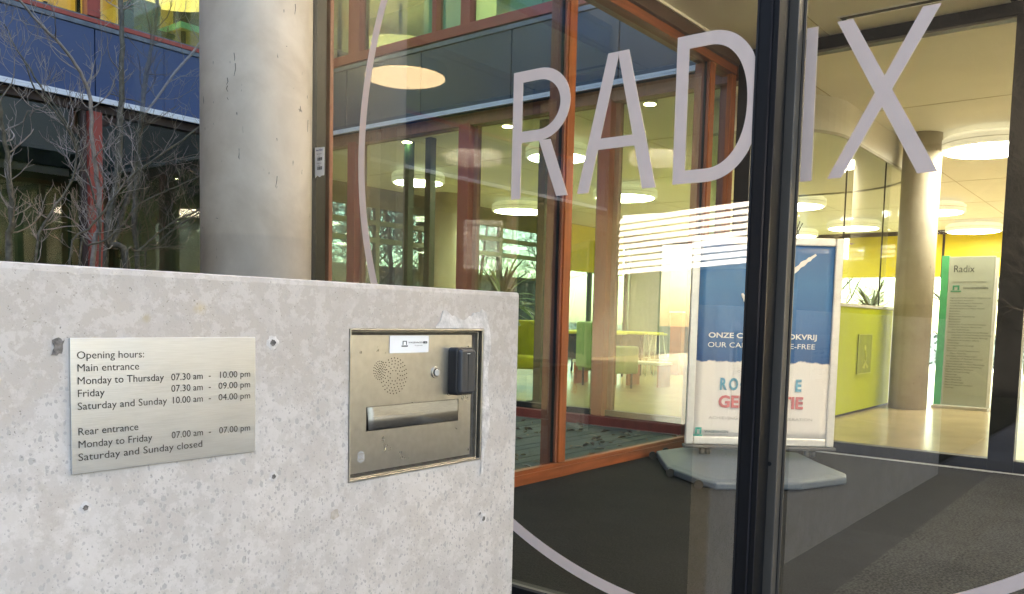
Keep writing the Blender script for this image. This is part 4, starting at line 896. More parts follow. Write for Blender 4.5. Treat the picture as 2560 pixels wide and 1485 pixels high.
# face plate with slot hole
ax0,ax1,az0,az1=1.0605,1.4125,.6885,.9575; FY=YW+.0035
sx0,sx1,sz0,sz1=1.103,1.372,.7685,.817
def plate():
    mb=MB(); X=[ax0,sx0,sx1,ax1]; Z=[az0,sz0,sz1,az1]; idx={}
    def vv(x,y,z):
        k=(x,y,z)
        if k not in idx: idx[k]=len(mb.v); mb.v.append(Vector(k))
        return idx[k]
    def quad(*p): mb.f.append([vv(*q) for q in p]); mb.m.append(0); mb.sm.append(False)
    for i in range(3):
        for j in range(3):
            if i==1 and j==1: continue
            quad((X[i],FY,Z[j]),(X[i+1],FY,Z[j]),(X[i+1],FY,Z[j+1]),(X[i],FY,Z[j+1]))
    t=FY+.010
    for i in range(3):
        quad((X[i],FY,Z[3]),(X[i+1],FY,Z[3]),(X[i+1],t,Z[3]),(X[i],t,Z[3])); quad((X[i],t,Z[0]),(X[i+1],t,Z[0]),(X[i+1],FY,Z[0]),(X[i],FY,Z[0]))
        quad((X[0],t,Z[i]),(X[0],FY,Z[i]),(X[0],FY,Z[i+1]),(X[0],t,Z[i+1])); quad((X[3],FY,Z[i]),(X[3],t,Z[i]),(X[3],t,Z[i+1]),(X[3],FY,Z[i+1]))
    quad((X[1],FY,Z[2]),(X[1],t,Z[2]),(X[2],t,Z[2]),(X[2],FY,Z[2])); quad((X[1],FY,Z[1]),(X[2],FY,Z[1]),(X[2],t,Z[1]),(X[1],t,Z[1]))
    mb.f[-1].reverse(); mb.f[-2].reverse()
    quad((X[1],FY,Z[1]),(X[1],t,Z[1]),(X[1],t,Z[2]),(X[1],FY,Z[2])); mb.f[-1].reverse(); quad((X[2],FY,Z[1]),(X[2],FY,Z[2]),(X[2],t,Z[2]),(X[2],t,Z[1])); mb.f[-1].reverse()
    return mb
plate().build('face_plate',STEEL,lb)
# mail flap tilted outward at the bottom, with folded bottom edge
fl=MB(); a=.0009
nx=14
for i in range(nx+1):
    t=i/nx; tw_=(1-t)**1.6
    X0=(sx0+.003)*(1-t)+(sx1-.001)*t; X1=(sx0+.0045)*(1-t)+(sx1-.001)*t
    for (x,y,z) in ((X0,FY+.0012,sz1-.0015),((X0+X1)/2,FY+.0005-.002*tw_,(sz0+sz1)/2),(X1,FY-.0006-.0036*tw_,sz0+.0015)):
        fl.v+=[Vector((x,y,z)),Vector((x,y+.0022,z))]
for i in range(nx):
    k=6*i
    for r0,r1 in ((0,2),(2,4)):
        fl.f.append([k+r0,k+r1,k+6+r1,k+6+r0]); fl.m.append(0); fl.sm.append(True); fl.f.append([k+r0+1,k+6+r0+1,k+6+r1+1,k+r1+1]); fl.m.append(0); fl.sm.append(True)
    fl.f.append([k+4,k+5,k+11,k+10]); fl.m.append(0); fl.sm.append(False)
fl.f.append([0,1,3,2]); fl.f.append([2,3,5,4]); fl.m+=[0,0]; fl.sm+=[False,False]
fo=fl.build('mail_flap',STEELD,lb)
bpy.data.meshes[fo.data.name].update()
box('flap_crease',sx0+.01,sx1-.10,FY-.0075,FY-.0066,.7975,.7982,STEELF,lb)
# speaker holes
sp=MB(); HB=mat('hole_black',(.006,.006,.006),.8)
def dot(x,z,r=.00115): sp.cyl((x,FY-.0004,z),r,.0006,8,axis='y')
cx,cz=1.137,.888
for rr,nn in ((0,1),(.004,7),(.0080,12),(.012,16),(.0158,20)):
    for i in range(nn):
        a=2*math.pi*i/nn+rr*40; dot(cx+rr*math.cos(a),cz+rr*math.sin(a)*1.15)
cx,cz=1.176,.8755
for rr,nn in ((.011,8),(.0175,12),(.024,17),(.030,22),(.0355,26)):
    for i in range(nn):
        a=2*math.pi*i/nn+rr*30; x=cx+rr*math.cos(a); z=cz+rr*math.sin(a)*1.02
        if (x-1.137)**2+(z-.888)**2>.0186**2: dot(x,z,.00125)
sp.build('speaker_hole',HB,lb,kind='stuff')
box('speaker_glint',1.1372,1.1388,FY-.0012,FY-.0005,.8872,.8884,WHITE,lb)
# screws
for x,z in ((1.0868,.9248),(1.4003,.9315),(1.4065,.700)):
    s_=MB().cyl((x,FY-.0013,z),.0034,.0013,14,axis='y').build('screw',STEELF,lb,bevel=.0004); MB().box(x-.0006,x+.0006,FY-.0019,FY-.0014,z-.0022,z+.0022).build('slot',HB,s_)
# bell push
MB().cyl((1.2955,FY-.004,.878),.0125,.004,32,axis='y').build('bell_ring',STEELF,lb,bevel=.0012); MB().cyl((1.2955,FY-.0048,.878),.0088,.0007,24,axis='y').build('bell_gap',HB,lb)
MB().cyl((1.2955,FY-.0075,.878),.0074,.0026,28,axis='y').build('bell_button',mat('milky_button',(.55,.54,.50),.25),lb,bevel=.0018)
# card reader: rounded body + slanted front
RD=mat('black_reader_plastic',(.016,.016,.018),.42,var=.15,scale=50,bump=.1,bscale=300); RD2=mat('dark_grey_reader_face',(.042,.043,.047),.4,var=.1)
def rrect(xa,xb,za,zb,r,n=7):
    o=[]
    for (cx,cz,a0) in ((xb-r,za+r,-90),(xb-r,zb-r,0),(xa+r,zb-r,90),(xa+r,za+r,180)):
        for i in range(n+1):
            a=R(a0+90*i/n); o.append((cx+r*math.cos(a),cz+r*math.sin(a)))
    return o
def loft(name,secs,m,parent,bev=0):
    mb=MB(); n=len(secs[0][0]); 
    for pts,y in secs: mb.v+=[Vector((x,y,z)) for x,z in pts]
    for s in range(len(secs)-1):
        for i in range(n):
            j=(i+1)%n; mb.f.append([s*n+i,s*n+j,(s+1)*n+j,(s+1)*n+i]); mb.m.append(0); mb.sm.append(True)
    k=(len(secs)-1)*n; mb.f.append([k+i for i in range(n)]); mb.m.append(0); mb.sm.append(False)
    return mb.build(name,m,parent)
rx0,rx1,rz0,rz1=1.336,1.394,.8275,.931
loft('reader_body',[(rrect(rx0,rx1,rz0,rz1,.009),FY-.0005),(rrect(rx0,rx1,rz0,rz1,.009),FY-.022),(rrect(rx0+.0015,rx1-.0015,rz0+.0015,rz1-.0015,.0085),FY-.0245)],RD,lb)
loft('reader_face',[(rrect(rx0+.006,rx1-.0015,rz0+.003,rz1-.003,.008),FY-.0244),(rrect(rx0+.008,rx1-.003,rz0+.005,rz1-.005,.007),FY-.031),(rrect(rx0+.011,rx1-.005,rz0+.008,rz1-.008,.006),FY-.0325)],RD2,lb)
box('reader_groove',1.3655,1.3665,FY-.0329,FY-.0326,rz0+.010,rz1-.010,HB,lb); box('reader_led',1.362,1.371,FY-.0331,FY-.0326,rz1-.0135,rz1-.0122,WHITE,lb)
# sticker
sk=thing('paper_sticker','white paper sticker with tiny logo at the top of the steel panel','sticker',(1.217,FY,.94))
MB().box(1.1625,1.2735,FY-.0012,FY-.0004,.9215,.9565).build('paper',mat('sticker_white',(.82,.82,.82),.5,var=.01),sk)
text('lettering',[('WAGENINGEN',(1.214,FY-.0013,.9410),.0032,.042,.00004)],BLACKT,sk,(1,0,0),(0,-1,0)); text('motto',[('For quality of life',(1.232,FY-.0013,.9355),.0020,.022)],BLACKT,sk,(1,0,0),(0,-1,0))
MB().box(1.2575,1.2685,FY-.0019,FY-.0013,.9402,.9448).build('ur_mark',BLACKT,sk); text('ur_text',[('UR',(1.2595,FY-.00195,.9412),.0027,.0065)],WHITE,sk,(1,0,0),(0,-1,0))
MB().box(1.198,1.1995,FY-.0019,FY-.0013,.938,.9445).box(1.2075,1.209,FY-.0019,FY-.0013,.938,.9445).box(1.198,1.209,FY-.0019,FY-.0013,.9446,.946).box(1.195,1.212,FY-.0019,FY-.0013,.9342,.9366).build('logo',BLACKT,sk)
# maker emblem
em=MB(); EMB=mat('etched_emblem',(.62,.63,.66),.6,var=.05)
pts=[(1.0825,.7125),(1.0905,.7085),(1.0985,.7125),(1.0985,.7275),(1.0905,.7315),(1.0825,.7275)]
for i in range(6):
    a=Vector(pts[i]);b_=Vector(pts[(i+1)%6]); d=(b_-a).normalized()*.0004; nn=Vector((-d.y,d.x)).normalized()*.0007
    em.prism([((a-d)[0],FY-.0004,(a-d)[1]),((b_+d)[0],FY-.0004,(b_+d)[1]),((b_+d+nn)[0],FY-.0004,(b_+d+nn)[1]),((a-d+nn)[0],FY-.0004,(a-d+nn)[1])],(0,-.0002-.00003*i,0))
em.box(1.0812,1.0998,FY-.0009,FY-.0003,.7160,.7163).box(1.0812,1.0998,FY-.0009,FY-.0003,.7237,.7240).box(1.0855,1.0955,FY-.0009,FY-.0003,.7275,.7285).box(1.0855,1.0955,FY-.0009,FY-.0003,.7115,.7125)
emo=em.build('maker_emblem',EMB,lb); text('emblem_text',[('RENZ',(1.0822,FY-.0005,.7172),.0058,.0165,.0002)],EMB,emo,(1,0,0),(0,-1,0))

# ================================================================== POSTER STAND
uu=Vector((.622,-.782,0)).normalized(); nn=Vector((.7816,.619,0)).normalized(); PD=5.79
def PT(u,z,d=0): return uu*u+nn*(PD+d)+Vector((0,0,z))
ps=thing('poster_stand','silver framed pavement poster stand on grey plastic water base behind the glass','poster stand',PT(1.73,0))
SILV=mat('silver_frame',(.74,.75,.75),.32,metal=.25,var=.05,scale=30)
def pbox(name,u0,u1,z0,z1,d0,d1,m,parent=None,bevel=0):
    c=PT((u0+u1)/2,(z0+z1)/2,(d0+d1)/2); return MB().obox(c,uu*(u1-u0)/2,nn*(d1-d0)/2,V(0,0,(z1-z0)/2)).build(name,m,parent or ps,bevel=bevel)
U0,U1,Z0,Z1=1.214,2.247,.150,1.588; fw=.055
pbox('frame_side',U0,U0+fw,Z0,Z1,-.02,.02,SILV,bevel=.008); pbox('frame_side',U1-fw,U1,Z0,Z1,-.02,.02,SILV,bevel=.008)
pbox('frame_top',U0+fw+.001,U1-fw-.001,Z1-fw,Z1,-.019,.02,SILV,bevel=.008); pbox('frame_bottom',U0+fw+.001,U1-fw-.001,Z0,Z0+fw,-.019,.02,SILV,bevel=.008)
pbox('back_plate',U0+.01,U1-.01,Z0+.01,Z1-.01,.0205,.03,BLACKF)
pbox('under_tray',U0-.012,U1+.012,Z0-.026,Z0-.002,-.04,.045,mat('tray_dark',(.09,.095,.10),.5),bevel=.008)
# poster sheet: slightly buckled, blue upper field with torn lower edge, pale lower field
def poster_mat():
    m,n,b=newmat('poster_print'); L=n.links.new; tc=N(n,'ShaderNodeTexCoord'); P=tc.outputs['UV']
    sep=N(n,'ShaderNodeSeparateXYZ'); L(P,sep.inputs[0])
    no=N(n,'ShaderNodeTexNoise'); no.inputs['Scale'].default_value=7; no.inputs['Detail'].default_value=7; no.inputs['Roughness'].default_value=.6; L(P,no.inputs['Vector'])
    e=N(n,'ShaderNodeMath',operation='MULTIPLY_ADD'); L(no.outputs[0],e.inputs[0]); e.inputs[1].default_value=.06; L(sep.outputs[1],e.inputs[2])
    edge=ramp(n,e.outputs[0],[(.424,g3(0)),(.428,g3(1))])
    blue=ramp(n,sep.outputs[1],[(.38,(.012,.09,.29)),(.6,(.028,.14,.38)),(.8,(.034,.17,.42)),(1,(.028,.12,.34))])
    mx=N(n,'ShaderNodeMix',data_type='RGBA'); L(edge.outputs[0],mx.inputs[0]); mx.inputs[6].default_value=(.78,.78,.79,1); L(blue.outputs[0],mx.inputs[7])
    L(mx.outputs[2],b.inputs['Base Color']); b.inputs['Roughness'].default_value=.3; b.inputs['Coat Weight'].default_value=.35; b.inputs['Coat Roughness'].default_value=.12
    mp=N(n,'ShaderNodeMapping'); mp.inputs['Scale'].default_value=(3,.9,1); mp.inputs['Rotation'].default_value=(0,0,.35); L(P,mp.inputs[0])
    w1=N(n,'ShaderNodeTexNoise'); w1.inputs['Scale'].default_value=3; w1.inputs['Detail'].default_value=2; w1.inputs['Distortion'].default_value=1.2; L(mp.outputs[0],w1.inputs['Vector'])
    bp=N(n,'ShaderNodeBump'); bp.inputs['Strength'].default_value=.8; bp.inputs['Distance'].default_value=.02; L(w1.outputs[0],bp.inputs['Height']); L(bp.outputs[0],b.inputs['Coat Normal'])
    return m
NU,NZ=16,22; pu0,pu1,pz0_,pz1_=U0+fw-.004,U1-fw+.004,Z0+fw-.004,Z1-fw+.004; mb=MB(); random.seed(2)
for j in range(NZ+1):
    for i in range(NU+1):
        a,b_=i/NU,j/NZ; bk=.004*math.sin(a*9+b_*4)*math.sin(b_*7)*math.sin(math.pi*a)*math.sin(math.pi*b_)
        mb.v.append(PT(pu0+(pu1-pu0)*a,pz0_+(pz1_-pz0_)*b_,-.006+bk))
for j in range(NZ):
    for i in range(NU):
        k=j*(NU+1)+i; mb.f.append([k,k+1,k+NU+2,k+NU+1]); mb.m.append(0); mb.sm.append(True)
po=mb.build('poster',poster_mat(),ps); uvl=po.data.uv_layers.new(name='UVMap')
for lp in po.data.loops:
    vi=lp.vertex_index; i,j=vi%(NU+1),vi//(NU+1); uvl.data[lp.index].uv=(i/NU,j/NZ)
sm=po.modifiers.new('solid','SOLIDIFY'); sm.thickness=.002; sm.offset=-1
def ptext(name,lines,m):
    mb=MB()
    for s,u,z,cap,wd,bold in lines:
        vs,fs=text_mesh(s,cap/.72,wd,bold=bold); mb.add([PT(u+v.x,z+v.y,-.0135) for v in vs],fs)
    return mb.build(name,m,ps)
WT=mat('white_print',(.80,.82,.85),.5,var=.02)
ptext('headline',[('ONZE CAMPUS ROOKVRIJ',1.345,.893,.036,.748,.0012)],WT); ptext('subline',[('OUR CAMPUS SMOKE-FREE',1.342,.827,.036,.742,0)],WT)
ptext('slogan_blue',[('R',1.437,.535,.082,.052,.004),('O',1.502,.535,.082,.064,.004),('OKVRIJ',1.578,.535,.082,.33,.004),('E',1.96,.535,.082,.045,.004)],mat('print_teal_blue',(.12,.36,.52),.5,var=.25,scale=6))
ptext('slogan_red',[('GENERATIE',1.432,.413,.082,.59,.004)],mat('print_faded_red',(.62,.20,.22),.5,var=.1))
ptext('small_line',[('ACHIEVING A SMOKE-FREE GENERATION',1.370,.328,.020,.72,0),('OP WEG NAAR EEN',1.555,.655,.017,.27,0)],mat('print_pale_grey',(.40,.42,.44),.5))
ptext('wordmark',[('WAGENINGEN',1.345,.233,.017,.165,.0006),('UNIVERSITY & RESEARCH',1.345,.214,.007,.165,0)],mat('print_slate',(.13,.22,.24),.5))
lg=MB()
for a in ((1.280,1.293,.222,.253),(1.312,1.325,.222,.253),(1.280,1.325,.2535,.268),(1.262,1.333,.2065,.219)): 
    c=PT((a[0]+a[1])/2,(a[2]+a[3])/2,-.014); lg.obox(c,uu*(a[1]-a[0])/2,nn*.0006,V(0,0,(a[3]-a[2])/2))
lg.build('logo',mat('logo_teal',(.03,.36,.33),.5),ps)
# pale chalk-stroke tick/bird marks on the blue field
random.seed(9)
def stroke(pts,w_):
    mb=MB(); vs=[]
    k=24
    for i in range(k+1):
        t=i/k*(len(pts)-1); a=int(min(t,len(pts)-2)); f=t-a; u=pts[a][0]*(1-f)+pts[a+1][0]*f; z=pts[a][1]*(1-f)+pts[a+1][1]*f
        du=pts[a+1][0]-pts[a][0]; dz=pts[a+1][1]-pts[a][1]; l=math.hypot(du,dz); nx,nz=-dz/l,du/l; ww=w_*random.uniform(.65,1.15)*(.5+.5*min(1,i/5))
        vs+=[PT(u+nx*ww,z+nz*ww,-.0128),PT(u-nx*ww,z-nz*ww,-.0128)]
    fs=[(2*i,2*i+1,2*i+3,2*i+2) for i in range(k)]
    mb.add(vs,fs); return mb.build('chalk_stroke',WT,ps)
stroke([(2.06,1.475),(1.97,1.41),(1.86,1.31),(1.74,1.12),(1.70,1.02)],.017); stroke([(1.565,1.20),(1.60,1.13),(1.645,1.05),(1.70,1.0)],.015)
# posts and base
for u in (1.335,1.375,2.065,2.11): MB().cyl(tuple(PT(u,.079,.0)),.019,.046,12).build('spring_post',mat('spring_grey',(.12,.12,.12),.5) if u==1.335 else bpy.data.materials['spring_grey'],ps)
BASEM=mat('blue_grey_plastic',(.075,.105,.14),.5,var=.1,scale=12,bump=.2,bscale=120)
bs=MB(); bot=[(1.15,-.80),(1.22,-.90),(1.75,-.84),(2.10,-.63),(2.15,-.50),(2.10,.20),(1.95,.42),(1.25,.42),(1.06,.25),(1.02,-.40)]
mid=[(1.19,-.76),(1.25,-.84),(1.74,-.78),(2.04,-.60),(2.09,-.48),(2.07,.18),(1.92,.38),(1.28,.38),(1.11,.22),(1.07,-.38)]
top=[(1.27,-.30),(1.30,-.36),(1.74,-.34),(1.96,-.22),(2.05,-.12),(2.05,.14),(1.92,.20),(1.30,.20),(1.23,.12),(1.22,-.12)]
secs=[([(u,d) for u,d in bot],.008),(bot,.052),(mid,.064),(top,.082)]
for pts_,z in secs: bs.v+=[PT(u,z,d) for u,d in pts_]
k=len(bot)
for s_i in range(3):
    for i in range(k):
        j=(i+1)%k; bs.f.append([s_i*k+i,s_i*k+j,(s_i+1)*k+j,(s_i+1)*k+i]); bs.m.append(0); bs.sm.append(False)
bs.f.append([3*k+i for i in range(k)]); bs.f.append([i for i in range(k-1,-1,-1)]); bs.m+=[0,0]; bs.sm+=[False,False]
bs.build('water_base',BASEM,ps,bevel=.012,seg=3)
for u,d in ((1.03,-.48),(1.13,-.84),(1.03,.2),(1.16,.40)): 
    c=PT(u,.028,d); MB().tube([c-nn*.012,c+nn*.012],.027,16).build('wheel',BLACKG,ps)

# ================================================================== TREES
BARK=mat('grey_green_bark',(.085,.08,.06),.85,var=.5,scale=30,bump=.6,bscale=90); BARKL=mat('pale_twig_bark',(.24,.21,.185),.8,var=.25,scale=30); BARK2=mat('brown_twig_bark',(.11,.09,.07),.8,var=.4,scale=30); BARKD=mat('dark_bark',(.045,.038,.03),.85,var=.4,scale=30)
def grow(mb,p,d,L,r,depth,rnd,spread=.6,up=.0,seg=4,curve=.22,nmin=2,nmax=4,shrink=.62,minr=.0016):
    pts=[p.copy()]; rs=[r]; dd=d.normalized()
    for i in range(seg):
        dd=(dd+V(rnd.uniform(-1,1),rnd.uniform(-1,1),rnd.uniform(-1,1)+up)*curve).normalized(); p=p+dd*L/seg; pts.append(p.copy()); rs.append(max(minr,r*(1-.45*(i+1)/seg)))
    mb.tube(pts,rs,4 if r>.006 else 3,cap=False)
    if depth<=0: return
    for k in range(rnd.randint(nmin,nmax)):
        t=rnd.choice(range(1,seg+1)); q=pts[t]; a=dd.orthogonal().normalized(); a.rotate(Matrix.Rotation(rnd.uniform(0,6.28),3,dd)); nd=(dd+a*rnd.uniform(.5,1.1)*spread*1.4).normalized()
        grow(mb,q,nd,L*rnd.uniform(shrink-.12,shrink+.12),max(minr,rs[t]*.62),depth-1,rnd,spread,up,max(2,seg-1),curve,nmin,nmax,shrink,minr)
def stem(mb,pts,rs,n=8,wob=.012,rnd=None):
    P=[Vector(p) for p in pts]; out=[];ro=[]
    for i in range(len(P)-1):
        for k in range(4):
            t=k/4; a=P[max(i-1,0)];b_=P[i];c=P[i+1];d=P[min(i+2,len(P)-1)]
            q=.5*((2*b_)+(c-a)*t+(2*a-5*b_+4*c-d)*t*t+(3*b_-a-3*c+d)*t*t*t); q+=V(rnd.uniform(-wob,wob),rnd.uniform(-wob,wob),0)*.5; out.append(q); ro.append(rs[i]*(1-t)+rs[i+1]*t)
    out.append(P[-1]); ro.append(rs[-1]); mb.tube(out,ro,n); return out,ro
STEMS={'A': ([(3.129, 6.22, -0.09), (3.149, 6.2, 1.326), (3.021, 6.23, 1.494), (3.12, 6.26, 2.035), (3.161, 6.29, 2.544), (3.19, 6.32, 2.935), (3.19, 6.35, 3.289), (3.201, 6.38, 3.473)], [0.0224, 0.0195, 0.0177, 0.0164, 0.0134, 0.012, 0.0105, 0.009]), 'B': ([(3.009, 6.32, -0.09), (3.029, 6.3, 1.32), (3.085, 6.27, 1.472), (3.187, 6.24, 1.866), (3.245, 6.21, 2.168), (3.254, 6.18, 2.431), (3.303, 6.15, 2.847), (3.363, 6.12, 3.293), (3.363, 6.09, 3.431)], [0.0171, 0.0149, 0.0135, 0.012, 0.0113, 0.0105, 0.009, 0.0075, 0.0059]), 'C': ([(3.368, 6.52, -0.09), (3.388, 6.5, 1.347), (3.378, 6.53, 1.662), (3.427, 6.56, 2.109), (3.462, 6.59, 2.399), (3.563, 6.62, 2.99), (3.6, 6.65, 3.162), (3.552, 6.68, 3.467)], [0.0164, 0.0143, 0.0143, 0.0127, 0.0096, 0.008, 0.0065, 0.0048]), 'D': ([(2.967, 6.42, -0.09), (2.987, 6.4, 1.319), (3.025, 6.37, 1.618), (3.0, 6.34, 1.937), (2.946, 6.31, 2.215), (2.93, 6.28, 2.493), (2.845, 6.25, 2.666), (2.698, 6.22, 2.817), (2.556, 6.19, 2.906), (2.397, 6.16, 3.036)], [0.0155, 0.0135, 0.0135, 0.0118, 0.0102, 0.0094, 0.0086, 0.0077, 0.0068, 0.0053]), 'E': ([(2.881, 6.12, -0.09), (2.901, 6.1, 1.479), (2.876, 6.13, 1.761), (2.77, 6.16, 2.167), (2.6, 6.19, 2.437), (2.463, 6.22, 2.65), (2.355, 6.25, 2.861)], [0.0083, 0.0072, 0.0072, 0.007, 0.0062, 0.0054, 0.004]), 'F': ([(2.442, 5.62, -0.09), (2.462, 5.6, 1.283), (2.58, 5.57, 1.501), (2.668, 5.54, 1.632), (2.812, 5.51, 1.853), (3.017, 5.48, 2.03), (3.291, 5.45, 2.269), (3.466, 5.42, 2.405)], [0.0074, 0.0064, 0.0071, 0.0078, 0.0073, 0.0068, 0.0056, 0.0043]), 'G': ([(2.92, 5.82, -0.09), (2.94, 5.8, 1.29), (3.04, 5.83, 1.402), (3.164, 5.86, 1.507), (3.365, 5.89, 1.658), (3.572, 5.92, 1.757), (3.804, 5.95, 1.894)], [0.008, 0.007, 0.0071, 0.0065, 0.006, 0.0054, 0.0047]), 'H': ([(2.558, 5.72, -0.09), (2.578, 5.7, 1.332), (2.614, 5.67, 1.401), (2.714, 5.64, 1.446), (2.83, 5.61, 1.561), (2.899, 5.58, 1.682), (3.054, 5.55, 1.785), (3.173, 5.52, 1.853), (3.32, 5.49, 1.941)], [0.0076, 0.0066, 0.0066, 0.006, 0.0061, 0.0054, 0.0048, 0.0042, 0.0028]), 'I': ([(3.1, 5.92, -0.09), (3.12, 5.9, 1.295), (3.212, 5.87, 1.468), (3.336, 5.84, 1.594), (3.506, 5.81, 1.728)], [0.0067, 0.0058, 0.0058, 0.0052, 0.0045]), 'J': ([(2.084, 5.62, -0.09), (2.104, 5.6, 1.247), (2.12, 5.57, 1.488), (2.096, 5.54, 1.768), (2.064, 5.51, 2.017), (2.014, 5.48, 2.21)], [0.0168, 0.0146, 0.0133, 0.0108, 0.0083, 0.007]), 'K': ([(2.406, 6.02, -0.09), (2.426, 6.0, 1.275), (2.469, 5.97, 1.543), (2.614, 5.94, 1.796), (2.656, 5.91, 2.04), (2.556, 5.88, 2.228), (2.385, 5.85, 2.38), (2.304, 5.82, 2.543)], [0.0092, 0.008, 0.008, 0.0068, 0.0068, 0.0053, 0.0051, 0.0038]), 'L': ([(3.363, 6.4, 2.45), (3.646, 6.37, 2.876), (3.91, 6.34, 3.252), (4.149, 6.31, 3.667)], [0.0077, 0.0095, 0.0098, 0.0083])}
TT=thing('bare_shrub_tree','bare many-stemmed tree with dense pale twigs beside the red post at left','tree',(2.9,6.2,-.09))
TT2=thing('bare_shrub_tree','slender bare shrub whose long branch reaches up to the concrete column','tree',(3.0,5.7,-.09))
GRP={'A':TT,'B':TT,'C':TT,'D':TT,'E':TT,'K':TT,'J':TT,'L':TT,'F':TT2,'G':TT2,'H':TT2,'I':TT2}
rnd=random.Random(77); tw={TT:MB(),TT2:MB()}; twd={TT:MB(),TT2:MB()}
for k_,(pts_,rs_) in STEMS.items():
    mb=MB(); out_,ro_=stem(mb,pts_,[q*(1.45 if k_ in 'ABCDJ' else 1.1) for q in rs_],8,.014,rnd); pale=k_ in 'DL'
    mb.build('stem' if k_!='L' else 'limb',BARKL if pale else BARK,GRP[k_])
    m_=(tw if k_ in 'DEJKLFA' else twd)[GRP[k_]]; n_=len(out_)
    cnt={'A':18,'B':16,'C':11,'D':20,'E':16,'F':15,'G':11,'H':13,'I':7,'J':15,'K':17,'L':12}[k_]
    for q in range(cnt):
        t=rnd.randint(int(n_*.12) if k_ not in 'FGHI' else int(n_*.25),n_-1); p=out_[t]; tg=(out_[min(t+1,n_-1)]-out_[max(t-1,0)]).normalized()
        a=tg.orthogonal().normalized(); a.rotate(Matrix.Rotation(rnd.uniform(0,6.28),3,tg)); d=(tg*.35+a*rnd.uniform(.8,1.2)+V(0,0,.25)).normalized()
        grow(m_,p,d,rnd.uniform(.18,.36),min(.006,ro_[t]*.42),2,rnd,.85,.5,6,.30,2,4,.55,.0014)
for t_,m_ in tw.items(): m_.build('twigs',BARKL,t_,kind='stuff')
for t_,m_ in twd.items(): m_.build('twigs',BARK2,t_,kind='stuff')

import json
def bare_tree_mesh(seed,h,mats,depth=5,r=.10):
    rnd=random.Random(seed); tr=MB(); br=MB(); p=V(0,0,0); pts=[p.copy()]; rs=[r]
    for i in range(8): p=p+V(rnd.uniform(-.12,.12),rnd.uniform(-.12,.12),h/10); pts.append(p.copy()); rs.append(r*(1-.09*(i+1)))
    tr.tube(pts,rs,8)
    for i in range(2,9):
        for k in range(3):
            a=rnd.uniform(0,6.28); grow(br,pts[i],V(math.cos(a),math.sin(a),rnd.uniform(.5,1.3)),h*.24,rs[i]*.35,depth-1,rnd,.6,.12,4,.22,3,4,.66,.0045)
    return tr,br
def bg_trees(name,label,cat,group,spots,seed,h):
    tr,br=bare_tree_mesh(seed,h,None)
    mt=None
    for i,(x,y,s,rz) in enumerate(spots):
        t=thing(name,label if isinstance(label,str) else label[i],cat,(x,y,-.09),group); t.rotation_euler=(0,0,rz); t.scale=(s,s,s)
        if mt is None:
            o1=tr.build('trunk',BARKD); o2=br.build('crown',BARKD); mt=(o1.data,o2.data)
            for o in (o1,o2): o.parent=t; o.location=(0,0,0)
        else:
            for nm,me in zip(('trunk','crown'),mt): o=bpy.data.objects.new(nm,me); COL.objects.link(o); o.parent=t
bg_trees('bare_tree','bare winter tree outside beyond the far lobby windows','tree','bare trees beyond the lobby',[(9,16.5,1,0),(12.2,18,1.1,1),(15,16,.9,2),(18.5,18.5,1.15,3),(22,16,1,4),(27,13,1,5),(29,9,1.1,.5),(28,4,1,1.5),(30,0,1,2.5),(6,20,1.2,3.3),(8.5,13.9,.75,.4),(10.2,14.6,.8,1.9),(11.6,13.6,.7,2.8),(13.3,14.7,.85,4.4),(16.6,14.2,.75,5.5),(24.6,4.8,.8,1.1)],41,6.5)
bg_trees('bare_tree',['bare tree behind the photographer before the grey wall, mirrored in the sliding door','bare tree at the louvred band corner, its branches mirrored across the white slats','bare tree far behind the louvred block, mirrored low in the glass'],'tree','bare trees behind the camera',[(-8.8,1.2,.8,1.3),(-8.9,10.6,.6,.6),(-16,11,1.2,2)],57,6.0)
HEDGE=mat('hedge_leaf',(.05,.075,.03),.7,var=.4)
bb=thing('brick_building','long grey-brown brick building across the lawn beyond the lobby windows','building',(18,24,-.09))
box('wall',2,34,24,30,-.09,2.6,mat('grey_brown_brick',(.11,.085,.07),.85,var=.4,scale=14,bump=.5),bb)
box('roof',1.8,34.2,23.7,30.2,2.61,2.8,BLACKF,bb)
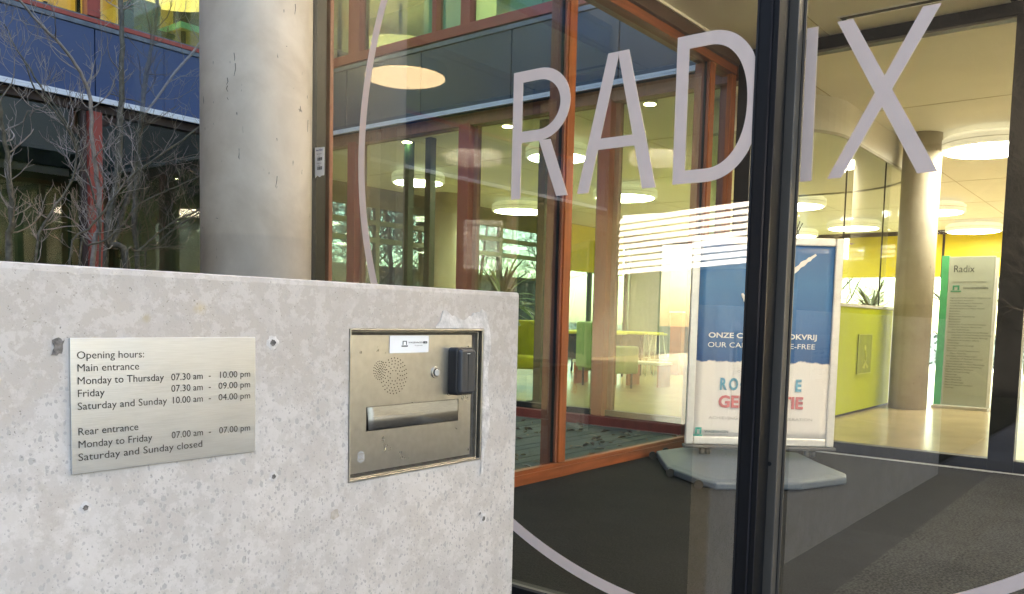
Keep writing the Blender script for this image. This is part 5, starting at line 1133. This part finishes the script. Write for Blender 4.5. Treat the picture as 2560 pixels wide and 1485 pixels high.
for i in range(10):
    wdw=box('window',3.4+i*3.1,5.2+i*3.1,23.96,23.999,.8,1.9,GREENF,bb); box('pane',3.5+i*3.1,5.1+i*3.1,23.94,23.958,.9,1.8,BLACKG,wdw)
# white louvres mirrored in the front glass; dark walls added to block reflected sky
lvb=thing('louvred_building','dark block with a white louvred band behind the photographer, mirrored in the front glass','building',(-10.2,5.5,0))
box('wall',-14,-10.0,-12.0,8.6,-.09,1.95,mat('dark_blocker_wall',(.016,.016,.015),.95,spec=.0,var=.3,scale=2),lvb); box('louvre_backing',-14,-9.95,5.7,8.6,1.96,3.02,mat('louvre_backing_white',(.80,.80,.80),.8),lvb)  # wall kept near-black so it hardly shows in the glass
box('middle_blocker',-14,-10.0,-12.0,5.69,1.951,3.029,bpy.data.materials['dark_blocker_wall'],lvb)  # added to fill the gap where bright sky was mirrored
box('upper_wall',-14,-10.965,8.61,12,-.09,10.5,bpy.data.materials['dark_blocker_wall'],lvb)
box('upper_wall',-14,-10.0,-12.0,9.06,3.03,10.5,mat('sky_blocker_wall',(.010,.010,.010),.95,spec=.0,var=.3,scale=2),lvb)  # tall wall added to keep sky out of the glass reflection
for i in range(9): MB().obox((-9.85,7.15,2.01+i*.122),(.012,0,.004),(0,1.45,-.10),(-.026,0,.050)).build('louvre',WHITE,lvb)
for i in range(6): box('wall_window',-10.02,-9.98,-10+i*2,-9+i*2,.6,1.8,BLACKG,lvb)
hd=MB(); rnd=random.Random(3)
for i in range(5000):
    c=V(25.5+rnd.uniform(-.5,.5),rnd.uniform(-5,13),rnd.uniform(-.05,1.0)) if i%2 else V(rnd.uniform(6,25),15.3+rnd.uniform(-.5,.5),rnd.uniform(-.05,.9)); d=V(rnd.uniform(-1,1),rnd.uniform(-1,1),rnd.uniform(-1,1)).normalized()*.06; e=d.orthogonal().normalized()*.03
    hd.add([c-d,c+e,c+d,c-e],[(0,1,2,3)])
hd.build('hedge',HEDGE,label='low leafy hedge outside beyond the lobby windows',cat='hedge',kind='stuff')
